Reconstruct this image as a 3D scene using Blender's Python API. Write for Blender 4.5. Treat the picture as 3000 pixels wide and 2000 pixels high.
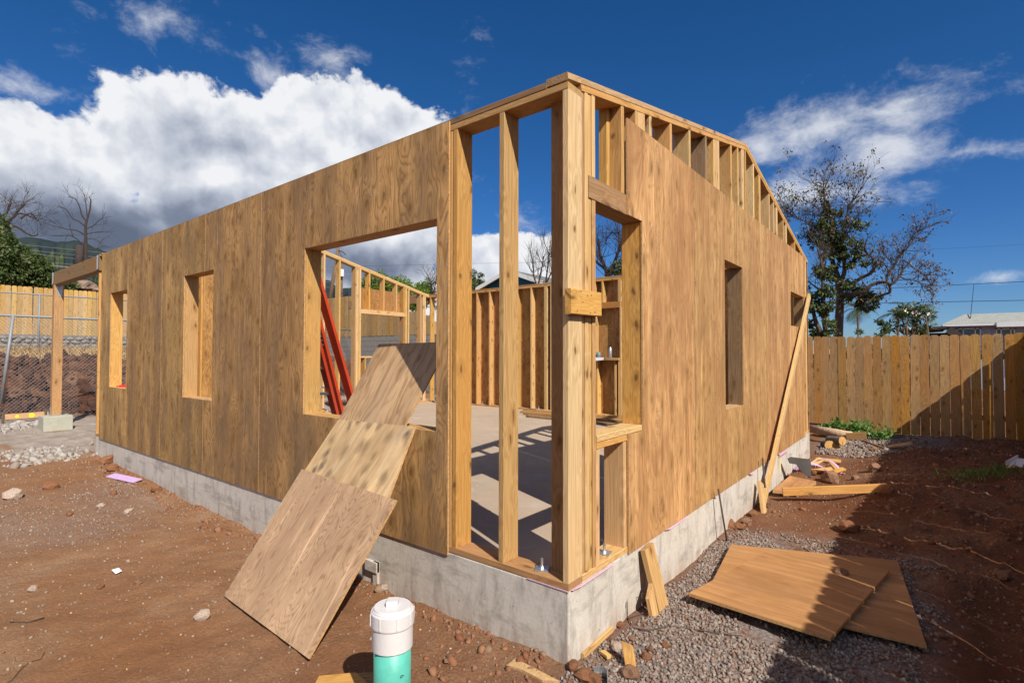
import bpy, math, random
import numpy as np
from mathutils import Vector, Matrix
R = math.radians
random.seed(7); rng = np.random.default_rng(7)
for o in list(bpy.data.objects): bpy.data.objects.remove(o)
sc = bpy.context.scene
col = sc.collection

# ------------------------------------------------------------ camera
CAM = np.array([1.49280886, -2.37418796, 1.24317156]); YAW, PITCH, ROLL, FPX = 2.23857223, .02361826, .00106232, 1541.93667
fw = np.array([math.cos(YAW)*math.cos(PITCH), math.sin(YAW)*math.cos(PITCH), math.sin(PITCH)])
_r0 = np.array([math.sin(YAW), -math.cos(YAW), 0]); _u0 = np.cross(_r0, fw)
rt = math.cos(ROLL)*_r0+math.sin(ROLL)*_u0; up = -math.sin(ROLL)*_r0+math.cos(ROLL)*_u0
cd = bpy.data.cameras.new('camera'); cam = bpy.data.objects.new('camera', cd); col.objects.link(cam)
cam.matrix_world = Matrix(((rt[0], up[0], -fw[0], CAM[0]), (rt[1], up[1], -fw[1], CAM[1]), (rt[2], up[2], -fw[2], CAM[2]), (0, 0, 0, 1)))
cd.sensor_width = 36; cd.lens = FPX/3000*36; cd.clip_end = 30000; cd.clip_start = .05
sc.camera = cam
def ray(x, y): return fw+rt*(x-1500)/FPX+up*(1000-y)/FPX
def bp(x, y, ax, v):                       # photo point carried onto a plane of the place
    d = ray(x, y); i = 'xyz'.index(ax); return CAM+(v-CAM[i])/d[i]*d
def at(x, y, D):                           # photo point at horizontal distance D
    d = ray(x, y); return CAM+d*D/math.hypot(d[0], d[1])

# ------------------------------------------------------------ exposure, sun, sky
sc.view_settings.view_transform = 'Standard'; sc.view_settings.look = 'None'
sc.view_settings.gamma = 1; sc.view_settings.exposure = 0.40; sc.view_settings.use_curve_mapping = False
SUNV = Vector((-1.017, .424, -1.0)).normalized()
sl = bpy.data.lights.new('sun', 'SUN'); sun = bpy.data.objects.new('sun', sl); col.objects.link(sun)
sl.energy = 4.9; sl.angle = R(.5); sl.color = (1, .93, .82)
sun.rotation_euler = SUNV.to_track_quat('-Z', 'Y').to_euler(); sun.location = (6, -3, 12)
W = bpy.data.worlds.new('World'); sc.world = W; W.use_nodes = True
nt = W.node_tree; nt.nodes.clear()

class NG:                                   # small node-graph helper
    def __init__(s, tree): s.t = tree; s.n = tree.nodes; s.l = tree.links
    def new(s, ty, **kw):
        n = s.n.new(ty)
        for k, v in kw.items(): setattr(n, k, v)
        return n
    def put(s, sock, v):
        if hasattr(v, 'links') or isinstance(v, bpy.types.NodeSocket): s.l.new(v, sock)
        elif v is not None:
            sock.default_value = v
    def m(s, op, a, b=None, c=None, clamp=False):
        n = s.new('ShaderNodeMath', operation=op, use_clamp=clamp)
        s.put(n.inputs[0], a)
        if b is not None: s.put(n.inputs[1], b)
        if c is not None: s.put(n.inputs[2], c)
        return n.outputs[0]
    def v(s, op, a, b=None, c=None):
        n = s.new('ShaderNodeVectorMath', operation=op)
        s.put(n.inputs[0], a)
        if b is not None:
            if op == 'SCALE': s.put(n.inputs['Scale'], b)
            else: s.put(n.inputs[1], b)
        if c is not None: s.put(n.inputs[2], c)
        return n.outputs['Value'] if op in ('LENGTH', 'DOT_PRODUCT', 'DISTANCE') else n.outputs[0]
    def noise(s, vec, scale, detail=3, rough=.5, dist=0, out='Fac'):
        n = s.new('ShaderNodeTexNoise'); s.put(n.inputs['Vector'], vec); s.put(n.inputs['Scale'], scale)
        n.inputs['Detail'].default_value = detail; n.inputs['Roughness'].default_value = rough; n.inputs['Distortion'].default_value = dist
        return n.outputs[out]
    def voro(s, vec, scale, out='Distance', feature='F1', rand=1, dims='3D'):
        n = s.new('ShaderNodeTexVoronoi', feature=feature, voronoi_dimensions=dims); s.put(n.inputs['Vector'], vec); s.put(n.inputs['Scale'], scale)
        n.inputs['Randomness'].default_value = rand
        return n.outputs[out]
    def mr(s, v, a, b, c=0, d=1, smooth=False):
        n = s.new('ShaderNodeMapRange'); n.clamp = True
        if smooth: n.interpolation_type = 'SMOOTHSTEP'
        s.put(n.inputs[0], v)
        for i, x in enumerate((a, b, c, d)): s.put(n.inputs[i+1], x)
        return n.outputs[0]
    def mix(s, f, a, b, mode='MIX'):
        n = s.new('ShaderNodeMix', data_type='RGBA', blend_type=mode)
        s.put(n.inputs['Factor'], f)
        for i, x in ((6, a), (7, b)):
            if isinstance(x, tuple): x = x if len(x) == 4 else x+(1,)
            s.put(n.inputs[i], x)
        return n.outputs[2]
    def ramp(s, f, stops):
        n = s.new('ShaderNodeValToRGB'); s.put(n.inputs[0], f)
        e = n.color_ramp.elements
        while len(e) < len(stops): e.new(.5)
        for i, (p, c) in enumerate(stops):
            e[i].position = p; e[i].color = c if len(c) == 4 else c+(1,)
        return n.outputs[0]

g = NG(nt)
sky = g.new('ShaderNodeTexSky', sky_type='NISHITA')
sky.sun_disc = False; sky.sun_elevation = math.asin(-SUNV.z)
sky.sun_rotation = math.atan2(-SUNV.x, -SUNV.y)
sky.altitude = 300; sky.air_density = 1.0; sky.dust_density = .2; sky.ozone_density = 3.5
hs = g.new('ShaderNodeHueSaturation'); hs.inputs['Saturation'].default_value = 1.29; hs.inputs['Value'].default_value = 1.0
nt.links.new(sky.outputs[0], hs.inputs['Color'])
D0 = g.new('ShaderNodeTexCoord').outputs['Generated']; s0_ = g.new('ShaderNodeSeparateXYZ'); nt.links.new(D0, s0_.inputs[0])
tintc = g.mix(g.mr(s0_.outputs[2], 0, .45), (.58, .80, 1.22), (.74, .96, 1.16))
skc = g.mix(1.0, hs.outputs[0], tintc, 'MULTIPLY')
bgs = g.new('ShaderNodeBackground'); nt.links.new(skc, bgs.inputs[0]); bgs.inputs[1].default_value = .058
tc = g.new('ShaderNodeTexCoord'); D = tc.outputs['Generated']
sep = g.new('ShaderNodeSeparateXYZ'); nt.links.new(D, sep.inputs[0])
el = g.m('ARCSINE', sep.outputs[2])
# azimuth measured from the view heading so that the seam lies behind
ca, sa = math.cos(YAW), math.sin(YAW)
fx = g.m('ADD', g.m('MULTIPLY', sep.outputs[0], ca), g.m('MULTIPLY', sep.outputs[1], sa))
fy = g.m('SUBTRACT', g.m('MULTIPLY', sep.outputs[0], sa), g.m('MULTIPLY', sep.outputs[1], ca))
az = g.m('ARCTAN2', fy, fx)
cmb = g.new('ShaderNodeCombineXYZ'); nt.links.new(az, cmb.inputs[0]); nt.links.new(el, cmb.inputs[1])
AE = cmb.outputs[0]
def azel(px, py):
    d = ray(px, py); d = d/np.linalg.norm(d)
    return math.atan2(d[0]*sa-d[1]*ca, d[0]*ca+d[1]*sa), math.asin(d[2])
warp = g.noise(g.v('SCALE', AE, 1), 5.5, 5, .55, out='Color')
AEw = g.v('ADD', AE, g.v('SCALE', g.v('SUBTRACT', warp, (.5, .5, .5)), .06))
def blobs(lst, coord):
    acc = None
    for px, py, rx, ry, w in lst:
        a, e = azel(px, py); a2, _ = azel(px+rx, py); a1, _ = azel(px-rx, py); _, e2 = azel(px, py-ry); _, e1 = azel(px, py+ry)
        ra, re = max(abs(a2-a1)/2, .005), max(abs(e2-e1)/2, .003)
        d = g.v('MULTIPLY', g.v('SUBTRACT', coord, (a, e, 0)), (1/ra, 1/re, 0))
        v = g.m('MULTIPLY', g.m('SUBTRACT', 1, g.v('LENGTH', d)), w)
        acc = v if acc is None else g.m('SMOOTH_MAX', acc, v, .18)
    return acc
bank = blobs([(120, 520, 430, 230, 1.5), (500, 420, 330, 210, 1.5), (470, 330, 180, 110, 1.2), (850, 520, 420, 280, 1.5), (960, 380, 230, 190, 1.3), (1130, 400, 190, 150, 1.1),
              (200, 720, 800, 260, 1.6), (1000, 760, 500, 190, 1.5), (1380, 770, 150, 90, 1.3), (1560, 760, 150, 100, 1.3), (-400, 500, 500, 300, 1.3)], AEw)
wisp = blobs([(640, 130, 130, 60, .5), (800, 200, 170, 80, .95), (960, 160, 130, 60, .8), (1010, 270, 170, 90, 1.1), (80, 260, 200, 70, .8), (330, 250, 120, 60, .5), (450, 60, 190, 90, .8), (215, 140, 120, 90, .55), (700, 150, 170, 90, .6), (1390, 240, 60, 110, .3), (1290, 540, 120, 60, .35), (1530, 640, 90, 70, .5), (1640, 620, 70, 40, .45),
              (2230, 440, 150, 80, .95), (2420, 380, 280, 110, 1.15), (2640, 320, 280, 140, 1.05), (2560, 470, 380, 120, 1.25), (2380, 570, 290, 100, 1.15), (2840, 440, 300, 60, 1.0), (2700, 545, 200, 60, .45),
              (2930, 825, 110, 22, .9), (2450, 230, 110, 40, .3), (2960, 240, 120, 60, .3), (3300, 420, 300, 60, .5), (2330, 350, 120, 50, .4)], AEw)
n1 = g.noise(g.v('MULTIPLY', AEw, (1, 1.2, 1)), 7.5, 13, .59, .0)
n2 = g.noise(g.v('MULTIPLY', AEw, (1, 1.6, 1)), 7.5, 14, .68, .2)
dB = g.m('ADD', bank, g.m('MULTIPLY', g.m('SUBTRACT', n1, .5), 3.0))
rear_fill = g.m('MULTIPLY', g.mr(g.m('ABSOLUTE', az), .95, 1.25), g.mr(el, .02, .12))  # unseen clouds added behind the view to whiten the fill light
dB = g.m('MAXIMUM', dB, g.m('SUBTRACT', g.m('MULTIPLY', rear_fill, g.m('ADD', .30, g.m('MULTIPLY', g.m('SUBTRACT', g.noise(AEw, 2.6, 9, .58), .5), 5))), .3))
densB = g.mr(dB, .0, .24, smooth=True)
dW = g.m('ADD', wisp, g.m('MULTIPLY', g.m('SUBTRACT', n2, .53), 3.3))
densW = g.m('MULTIPLY', g.mr(dW, 0, 1.3, smooth=True), .74)
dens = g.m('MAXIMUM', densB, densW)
dark = blobs([(620, 740, 620, 190, 1.25), (250, 670, 460, 140, 1.35), (60, 710, 350, 140, 1.2), (430, 630, 330, 100, 1.0), (1150, 790, 260, 80, .9), (640, 430, 150, 60, .3)], AEw)
off = g.v('ADD', AEw, (.010, .026, 0))
n3 = g.noise(AEw, 8, 6, .5); n4 = g.noise(off, 8, 6, .5)
rel = g.m('MULTIPLY', g.m('SUBTRACT', n3, n4), 1.6)
n5 = g.noise(AEw, 3.4, 3, .5)
lum = g.m('ADD', g.m('SUBTRACT', .90, g.m('MULTIPLY', g.m('MAXIMUM', g.m('ADD', dark, .22), 0), .72)), rel)
lum = g.m('ADD', lum, g.m('MULTIPLY', g.m('SUBTRACT', n5, .5), .25))
edge = g.mr(dB, .1, 1.1, .16, 0)
lum = g.m('ADD', lum, edge)
ccol = g.ramp(lum, [(0, (.10, .125, .18)), (.3, (.17, .20, .275)), (.6, (.34, .375, .45)), (.85, (.54, .565, .62)), (1, (.69, .70, .72))])
bgc = g.new('ShaderNodeBackground'); nt.links.new(ccol, bgc.inputs[0]); bgc.inputs[1].default_value = .97
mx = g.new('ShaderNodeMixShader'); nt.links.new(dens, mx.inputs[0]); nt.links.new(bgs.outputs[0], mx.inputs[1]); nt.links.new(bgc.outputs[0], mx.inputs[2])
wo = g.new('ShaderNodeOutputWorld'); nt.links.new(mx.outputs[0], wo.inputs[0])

# ------------------------------------------------------------ materials
def mat(name):
    m = bpy.data.materials.new(name); m.use_nodes = True
    m.node_tree.nodes.clear(); G = NG(m.node_tree)
    b = G.new('ShaderNodeBsdfPrincipled'); o = G.new('ShaderNodeOutputMaterial'); G.l.new(b.outputs[0], o.inputs[0])
    G.b = b; G.m_ = m; return G
def bump(G, h, strength=.3, dist=.01):
    n = G.new('ShaderNodeBump'); n.inputs['Strength'].default_value = strength; n.inputs['Distance'].default_value = dist
    G.l.new(h, n.inputs['Height']); G.l.new(n.outputs[0], G.b.inputs['Normal'])
def plain(name, c, rough=.7, metal=0, var=.12, sc_=8, spec=.3):
    G = mat(name); t = G.new('ShaderNodeTexCoord').outputs['Object']
    n = G.noise(t, sc_, 5, .6)
    k = G.mix(G.mr(n, .3, .7), tuple(x*(1-var) for x in c), tuple(min(1, x*(1+var)) for x in c))
    G.put(G.b.inputs['Base Color'], k); G.b.inputs['Roughness'].default_value = rough; G.b.inputs['Metallic'].default_value = metal
    G.b.inputs['Specular IOR Level'].default_value = spec
    bump(G, G.noise(t, sc_*6, 3), .15, .004)
    return G.m_
def orand(G):
    oi = G.new('ShaderNodeObjectInfo'); return oi.outputs['Random']
def lumber(name, light, darkc, red=.0, knots=1.0, gray=0.0, ringsc=1.0):
    G = mat(name); t = G.new('ShaderNodeTexCoord').outputs['Object']; rd = orand(G)
    cb = G.new('ShaderNodeCombineXYZ')
    G.put(cb.inputs[0], G.m('MULTIPLY', rd, 37.0)); G.put(cb.inputs[1], G.m('MULTIPLY', rd, 11.3)); G.put(cb.inputs[2], G.m('MULTIPLY', rd, 71.7))
    p = G.v('ADD', t, cb.outputs[0])
    # knots pull the grain round them
    sp_ = G.new('ShaderNodeSeparateXYZ'); G.put(sp_.inputs[0], p); kc = G.new('ShaderNodeCombineXYZ')
    G.put(kc.inputs[0], G.m('MULTIPLY', G.m('ADD', sp_.outputs[0], sp_.outputs[1]), 7.5)); G.put(kc.inputs[1], G.m('MULTIPLY', sp_.outputs[2], 3.4)); G.put(kc.inputs[2], G.m('MULTIPLY', rd, 40))
    wk = G.v('ADD', kc.outputs[0], G.v('SCALE', G.noise(kc.outputs[0], 2.5, 2, out='Color'), .35))
    kd = G.voro(wk, 1.0, dims='2D')
    low = G.noise(G.v('MULTIPLY', p, (13*ringsc, 13*ringsc, .55)), 1, 2, .5)
    pull = G.mr(kd, 0, .45, .18, 0)
    rings = G.m('SINE', G.m('MULTIPLY', G.m('ADD', low, pull), 62))
    fine = G.noise(G.v('MULTIPLY', p, (170, 170, 5)), 1, 3, .6)
    f = G.m('ADD', G.m('MULTIPLY', G.mr(rings, -1, 1), .22), G.m('MULTIPLY', fine, .78))
    c = G.mix(G.mr(f, .25, .72), tuple(a*.85 for a in darkc), light)
    tint = G.noise(G.v('MULTIPLY', p, (3, 3, .9)), 1, 2)
    c = G.mix(G.mr(tint, .35, .7, 0, .4), c, tuple(a*b for a, b in zip(light, (1.0, .78, .55))))
    val = G.mr(G.m('FRACT', G.m('MULTIPLY', rd, 13.7)), 0, 1, .78, 1.1)
    hv = G.new('ShaderNodeHueSaturation'); G.put(hv.inputs['Color'], c); G.put(hv.inputs['Value'], val)
    G.put(hv.inputs['Hue'], G.mr(G.m('FRACT', G.m('MULTIPLY', rd, 5.1)), 0, 1, .494, .504)); G.put(hv.inputs['Saturation'], G.mr(G.m('FRACT', G.m('MULTIPLY', rd, 29.0)), 0, 1, .85, 1.08))
    c = hv.outputs[0]
    if gray:
        gn = G.noise(G.v('MULTIPLY', p, (2, 2, .8)), 1.6, 5, .6)
        c = G.mix(G.mr(gn, .42, .68, 0, gray), c, (.20, .165, .12))
    lsel = G.new('ShaderNodeSeparateColor'); G.put(lsel.inputs[0], G.voro(wk, 1.0, 'Color', dims='2D')); lon = G.m('GREATER_THAN', lsel.outputs[0], .55)
    kn = G.m('MULTIPLY', G.mr(kd, .05, .11, .8*knots, 0), lon)
    kn2 = G.m('MULTIPLY', G.mr(kd, .1, .28, .5*knots, 0), lon)
    c = G.mix(kn2, c, tuple(a*.62 for a in darkc))
    c = G.mix(kn, c, (.14, .06, .02))
    G.put(G.b.inputs['Base Color'], c); G.b.inputs['Roughness'].default_value = .72; G.b.inputs['Specular IOR Level'].default_value = .2
    bump(G, G.m('ADD', fine, G.m('MULTIPLY', rings, .2)), .25, .002)
    return G.m_
def plywood(name, light, darkc, stain=(.16, .11, .07), stain_amt=.6, knot_amt=1., lowstain=0, flame=95, fl=.55, stamp=False, spots=0):
    G = mat(name); t = G.new('ShaderNodeTexCoord').outputs['Object']; rd = orand(G)
    cb = G.new('ShaderNodeCombineXYZ')
    G.put(cb.inputs[0], G.m('MULTIPLY', rd, 53.0)); G.put(cb.inputs[1], G.m('MULTIPLY', rd, 19.0)); G.put(cb.inputs[2], G.m('MULTIPLY', rd, 91.0))
    p = G.v('ADD', t, cb.outputs[0])
    sp_ = G.new('ShaderNodeSeparateXYZ'); G.put(sp_.inputs[0], p); kc = G.new('ShaderNodeCombineXYZ')
    G.put(kc.inputs[0], G.m('MULTIPLY', sp_.outputs[0], 6.0)); G.put(kc.inputs[1], G.m('MULTIPLY', sp_.outputs[2], 2.9)); G.put(kc.inputs[2], G.m('MULTIPLY', rd, 60))
    kp = G.v('ADD', kc.outputs[0], G.v('SCALE', G.noise(kc.outputs[0], 3.0, 2, out='Color'), .3)); kd = G.voro(kp, 1.0, dims='2D')
    low = G.noise(G.v('MULTIPLY', p, (3.6, 3.6, .55)), 1.15, 3, .5, .5)
    pull = G.mr(kd, 0, .55, .11, 0)
    ph = G.m('MULTIPLY', G.m('ADD', low, pull), flame)
    rings = G.m('SUBTRACT', 1, G.m('POWER', G.mr(G.m('SINE', ph), -1, 1), 2.2))
    fine = G.noise(G.v('MULTIPLY', p, (120, 120, 3)), 1, 4, .65)
    streak = G.noise(G.v('MULTIPLY', p, (14, 14, .7)), 1, 4, .6)
    f = G.m('ADD', G.m('ADD', G.m('MULTIPLY', rings, fl*.75), G.m('MULTIPLY', fine, .4)), G.m('MULTIPLY', G.m('SUBTRACT', streak, .5), 1.1))
    c = G.mix(G.mr(f, .12, .58), tuple(a*.8 for a in darkc), light)
    bl = G.noise(G.v('MULTIPLY', p, (2.6, 2.6, 1.3)), 1, 7, .68)
    c = G.mix(G.mr(bl, .34, .62, .6, 0), c, tuple(a*.5 for a in darkc))
    val = G.mr(G.m('FRACT', G.m('MULTIPLY', rd, 7.7)), 0, 1, .82, 1.12)
    hv = G.new('ShaderNodeHueSaturation'); G.put(hv.inputs['Color'], c); G.put(hv.inputs['Value'], val)
    G.put(hv.inputs['Hue'], G.mr(G.m('FRACT', G.m('MULTIPLY', rd, 3.1)), 0, 1, .494, .503)); c = hv.outputs[0]
    st = G.noise(G.v('MULTIPLY', p, (3.4, 3.4, .8)), 1, 6, .68)
    c = G.mix(G.mr(st, .44, .66, 0, stain_amt), c, stain)
    st2 = G.noise(G.v('MULTIPLY', p, (22, 22, 1.3)), 1, 4, .6)
    c = G.mix(G.mr(st2, .56, .74, 0, stain_amt*.8), c, tuple(a*.7 for a in stain))
    st3 = G.noise(G.v('ADD', G.v('MULTIPLY', p, (9, 9, 2.6)), (3, 3, 3)), 1, 7, .7)
    c = G.mix(G.mr(st3, .54, .74, 0, stain_amt*.7), c, tuple(a*.75 for a in stain))
    pale = G.noise(G.v('ADD', G.v('MULTIPLY', p, (30, 30, 1.1)), (9, 9, 9)), 1, 3, .6)
    c = G.mix(G.mr(pale, .64, .76, 0, .55), c, tuple(min(1, a*1.5) for a in light))
    if lowstain:
        sx = G.new('ShaderNodeSeparateXYZ'); G.put(sx.inputs[0], t)
        lw = G.m('MULTIPLY', G.mr(sx.outputs[2], .05, .9, 1, 0), G.mr(st, .35, .6))
        c = G.mix(G.m('MULTIPLY', lw, lowstain), c, tuple(a*.75 for a in stain))
    sel = G.voro(kp, 1.0, 'Color', dims='2D'); s3 = G.new('ShaderNodeSeparateColor'); G.put(s3.inputs[0], sel)
    on = G.m('GREATER_THAN', s3.outputs[0], .5)
    kn = G.m('MULTIPLY', G.m('MULTIPLY', G.mr(kd, .05, .12, .9, 0), knot_amt), on, clamp=True)
    c = G.mix(kn, c, (.13, .065, .03))
    kn2 = G.m('MULTIPLY', G.m('MULTIPLY', G.mr(kd, .1, .36, .6, 0), knot_amt), on, clamp=True)
    c = G.mix(kn2, c, tuple(a*.6 for a in darkc))
    if spots:       # rows of mouldy knots
        sd = G.voro(G.v('MULTIPLY', kp, (1.25, 1.9, 1)), 1.0, dims='2D')
        c = G.mix(G.m('MULTIPLY', G.mr(sd, .08, .38, 1, 0), spots), c, (.25, .165, .09))
        c = G.mix(G.m('MULTIPLY', G.m('MULTIPLY', G.mr(sd, .05, .3, 1, 0), G.mr(G.noise(t, 2.6, 5, .7), .48, .58)), spots), c, (.09, .08, .07))
    if stamp:       # faint mill stamps printed down the sheet
        sx2 = G.new('ShaderNodeSeparateXYZ'); G.put(sx2.inputs[0], t)
        fx_ = G.m('FRACT', G.m('ADD', G.m('DIVIDE', sx2.outputs[2], .62), rd)); inx = G.m('MULTIPLY', G.m('GREATER_THAN', sx2.outputs[0], .43), G.m('LESS_THAN', sx2.outputs[0], .50))
        iny = G.m('MULTIPLY', G.m('GREATER_THAN', fx_, .1), G.m('LESS_THAN', fx_, .42))
        pr = G.m('GREATER_THAN', G.noise(G.v('MULTIPLY', t, (60, 60, 150)), 1, 1), .52)
        c = G.mix(G.m('MULTIPLY', G.m('MULTIPLY', inx, iny), G.m('MULTIPLY', pr, .3)), c, (.09, .07, .06))
    G.put(G.b.inputs['Base Color'], c); G.b.inputs['Roughness'].default_value = .75; G.b.inputs['Specular IOR Level'].default_value = .2
    bump(G, G.m('ADD', fine, G.m('MULTIPLY', rings, .35)), .3, .002)
    return G.m_
M = {}
M['stud'] = lumber('stud_wood', (.60, .375, .145), (.44, .235, .075))
M['stud_pale'] = lumber('pale_stud_wood', (.66, .455, .20), (.52, .315, .115))
M['plate'] = lumber('treated_plate_wood', (.46, .25, .085), (.30, .14, .042), gray=.2)
M['beam'] = lumber('weathered_beam_wood', (.36, .22, .105), (.22, .12, .05), gray=.5)
M['fence'] = lumber('cedar_fence_wood', (.52, .295, .09), (.34, .165, .045), knots=.9, gray=.3, ringsc=.5)
M['fence_old'] = lumber('yellow_fence_wood', (.58, .385, .125), (.44, .265, .075), knots=.6, ringsc=.5)
M['fence_n'] = lumber('brown_fence_wood', (.46, .30, .12), (.33, .20, .075), knots=.8, ringsc=.5)
M['plyL'] = plywood('weathered_plywood', (.54, .325, .125), (.36, .195, .066), (.18, .12, .072), .68, 1, .45, 120, .58, True)
M['plyR'] = plywood('fresh_plywood', (.64, .385, .165), (.48, .26, .095), (.29, .135, .055), .7, 1.0, 0, 90, .36, True)
M['plyN'] = plywood('inner_plywood', (.50, .27, .095), (.36, .17, .055), (.2, .1, .04), .3, 1)
M['plyG'] = plywood('ground_plywood', (.50, .27, .12), (.42, .21, .08), (.27, .15, .08), .25, .3, 0, 45, .14)
M['plyA'] = plywood('ramp_plywood_low', (.57, .375, .23), (.43, .255, .145), (.27, .17, .11), .35, .5, 0, 230, .7)
M['plyB'] = plywood('ramp_plywood_mid', (.72, .52, .28), (.60, .40, .20), (.19, .155, .12), .5, 1.2, 0, 50, .25, spots=.85)
M['plyC'] = plywood('ramp_plywood_high', (.60, .405, .215), (.46, .285, .14), (.2, .15, .12), .35, .8, 0, 60, .5)
M['edge'] = plain('plywood_edge', (.45, .26, .11), .8, 0, .3, 60)
M['redwood'] = lumber('reddish_wood', (.50, .22, .10), (.34, .13, .05))

def concrete(name, c1, c2, c3):
    G = mat(name); t = G.new('ShaderNodeTexCoord').outputs['Object']
    a = G.noise(t, 1.6, 8, .62); b = G.noise(G.v('MULTIPLY', t, (3, 3, 1)), 2.6, 6, .7, .3); d = G.noise(t, 40, 4, .6)
    c = G.mix(G.mr(a, .3, .7), c1, c2)
    c = G.mix(G.mr(b, .50, .66, 0, .8), c, c3)
    bb = G.noise(G.v('ADD', G.v('MULTIPLY', t, (1, 1, 3.5)), (5, 5, 5)), 1.7, 7, .68)
    c = G.mix(G.mr(bb, .54, .64, 0, .55), c, tuple(a*.7 for a in c3))
    c = G.mix(G.mr(d, .3, .75, .0, .22), c, (.12, .11, .1))
    pit = G.voro(t, 19); sel = G.new('ShaderNodeSeparateColor'); G.put(sel.inputs[0], G.voro(t, 19, 'Color'))
    pm = G.m('MULTIPLY', G.mr(pit, .08, .13, 1, 0), G.m('GREATER_THAN', sel.outputs[0], .72))
    c = G.mix(G.m('MULTIPLY', pm, .7), c, (.16, .13, .11))
    dr = G.noise(G.v('MULTIPLY', t, (9, 9, .8)), 1.5, 4, .6); sx = G.new('ShaderNodeSeparateXYZ'); G.put(sx.inputs[0], t)
    c = G.mix(G.m('MULTIPLY', G.mr(sx.outputs[2], -.42, -.22, .55, 0), G.mr(dr, .4, .6)), c, (.32, .19, .12))
    rust = G.m('MULTIPLY', G.mr(G.noise(G.v('MULTIPLY', t, (14, 14, 2.2)), 1.4, 3, .5), .66, .74), .45)
    c = G.mix(rust, c, (.34, .2, .12))
    G.put(G.b.inputs['Base Color'], c); G.b.inputs['Roughness'].default_value = .85; G.b.inputs['Specular IOR Level'].default_value = .2
    bump(G, G.m('SUBTRACT', G.m('ADD', d, G.m('MULTIPLY', b, .5)), G.m('MULTIPLY', pm, .8)), .35, .004)
    return G.m_
M['found'] = concrete('foundation_concrete', (.53, .485, .43), (.63, .59, .53), (.33, .30, .27))
def slabmat():
    G = mat('slab_concrete'); t = G.new('ShaderNodeTexCoord').outputs['Object']
    a = G.noise(t, 1.2, 7, .65, .4); b = G.noise(G.v('ADD', t, (7, 3, 0)), 3.5, 8, .7, .8); d = G.noise(t, 70, 3)
    c = G.mix(G.mr(a, .3, .7), (.44, .33, .235), (.35, .28, .215))
    c = G.mix(G.mr(b, .52, .7, 0, .45), c, (.48, .44, .40))
    saw = G.m('MULTIPLY', G.mr(G.noise(G.v('ADD', t, (3.3, 0, 0)), .9, 5, .6), .52, .62), G.mr(G.noise(t, 26, 4, .7), .45, .62))
    c = G.mix(G.m('MULTIPLY', saw, .6), c, (.62, .42, .22))
    G.put(G.b.inputs['Base Color'], c); G.b.inputs['Roughness'].default_value = .8
    bump(G, d, .2, .002); return G.m_
M['slab'] = slabmat()
def dirt():
    G = mat('red_dirt'); t = G.new('ShaderNodeTexCoord').outputs['Object']
    at_ = G.new('ShaderNodeAttribute'); at_.attribute_name = 'kind'
    sk = G.new('ShaderNodeSeparateColor'); G.put(sk.inputs[0], at_.outputs['Color'])
    a = G.noise(t, .9, 8, .65); b = G.noise(t, 5, 8, .7); d = G.noise(t, 60, 6, .8); e = G.voro(t, 46)
    gx = G.new('ShaderNodeSeparateXYZ'); G.put(gx.inputs[0], t)
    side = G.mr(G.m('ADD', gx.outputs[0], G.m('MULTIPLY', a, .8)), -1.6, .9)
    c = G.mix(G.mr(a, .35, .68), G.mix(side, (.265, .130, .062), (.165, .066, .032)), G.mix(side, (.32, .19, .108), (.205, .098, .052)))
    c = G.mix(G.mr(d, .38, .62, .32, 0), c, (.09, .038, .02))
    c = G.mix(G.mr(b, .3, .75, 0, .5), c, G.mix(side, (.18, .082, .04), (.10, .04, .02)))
    bk_ = G.m('MULTIPLY', G.mr(gx.outputs[0], -14.4, -13.9, 1, 0), G.mr(gx.outputs[0], -19, -17.5, 0, 1))  # dark red bank soil, with the shade of its rough face put in
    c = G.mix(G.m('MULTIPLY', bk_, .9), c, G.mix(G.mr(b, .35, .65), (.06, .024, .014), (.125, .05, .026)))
    c = G.mix(G.mr(G.m('ADD', G.m('MULTIPLY', a, .5), G.m('MULTIPLY', d, .5)), .5, .66, 0, .5), c, (.34, .23, .15))
    gcol = G.mix(G.mr(G.noise(t, 45, 3, .6), .3, .7), (.13, .10, .09), (.30, .255, .235))
    c = G.mix(G.m('MULTIPLY', sk.outputs[0], G.mr(G.noise(t, 14, 5, .7), .32, .5)), c, gcol)     # crushed grey stone among the dirt
    dry = G.mix(G.mr(b, .3, .7), (.40, .27, .13), (.26, .16, .08))
    c = G.mix(sk.outputs[1], c, dry)                                                           # dry grass slope
    c = G.mix(G.m('MULTIPLY', sk.outputs[2], .85), c, G.mix(G.mr(b, .35, .65), (.40, .36, .31), (.24, .2, .17)))   # pale rubble dust
    sp = G.new('ShaderNodeSeparateColor'); G.put(sp.inputs[0], G.voro(t, 75, 'Color'))
    spk = G.m('MULTIPLY', G.m('GREATER_THAN', sp.outputs[0], .86), G.mr(G.voro(t, 75), .1, .3, 1, 0))
    c = G.mix(G.m('MULTIPLY', spk, .5), c, (.36, .27, .2))
    G.put(G.b.inputs['Base Color'], c); G.b.inputs['Roughness'].default_value = .95; G.b.inputs['Specular IOR Level'].default_value = .1
    h = G.m('ADD', G.m('ADD', G.m('MULTIPLY', b, 1.4), G.m('MULTIPLY', d, .6)), G.m('MULTIPLY', G.m('SUBTRACT', 1, e), .25))
    bump(G, h, .8, .02); return G.m_
M['dirt'] = dirt()
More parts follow.
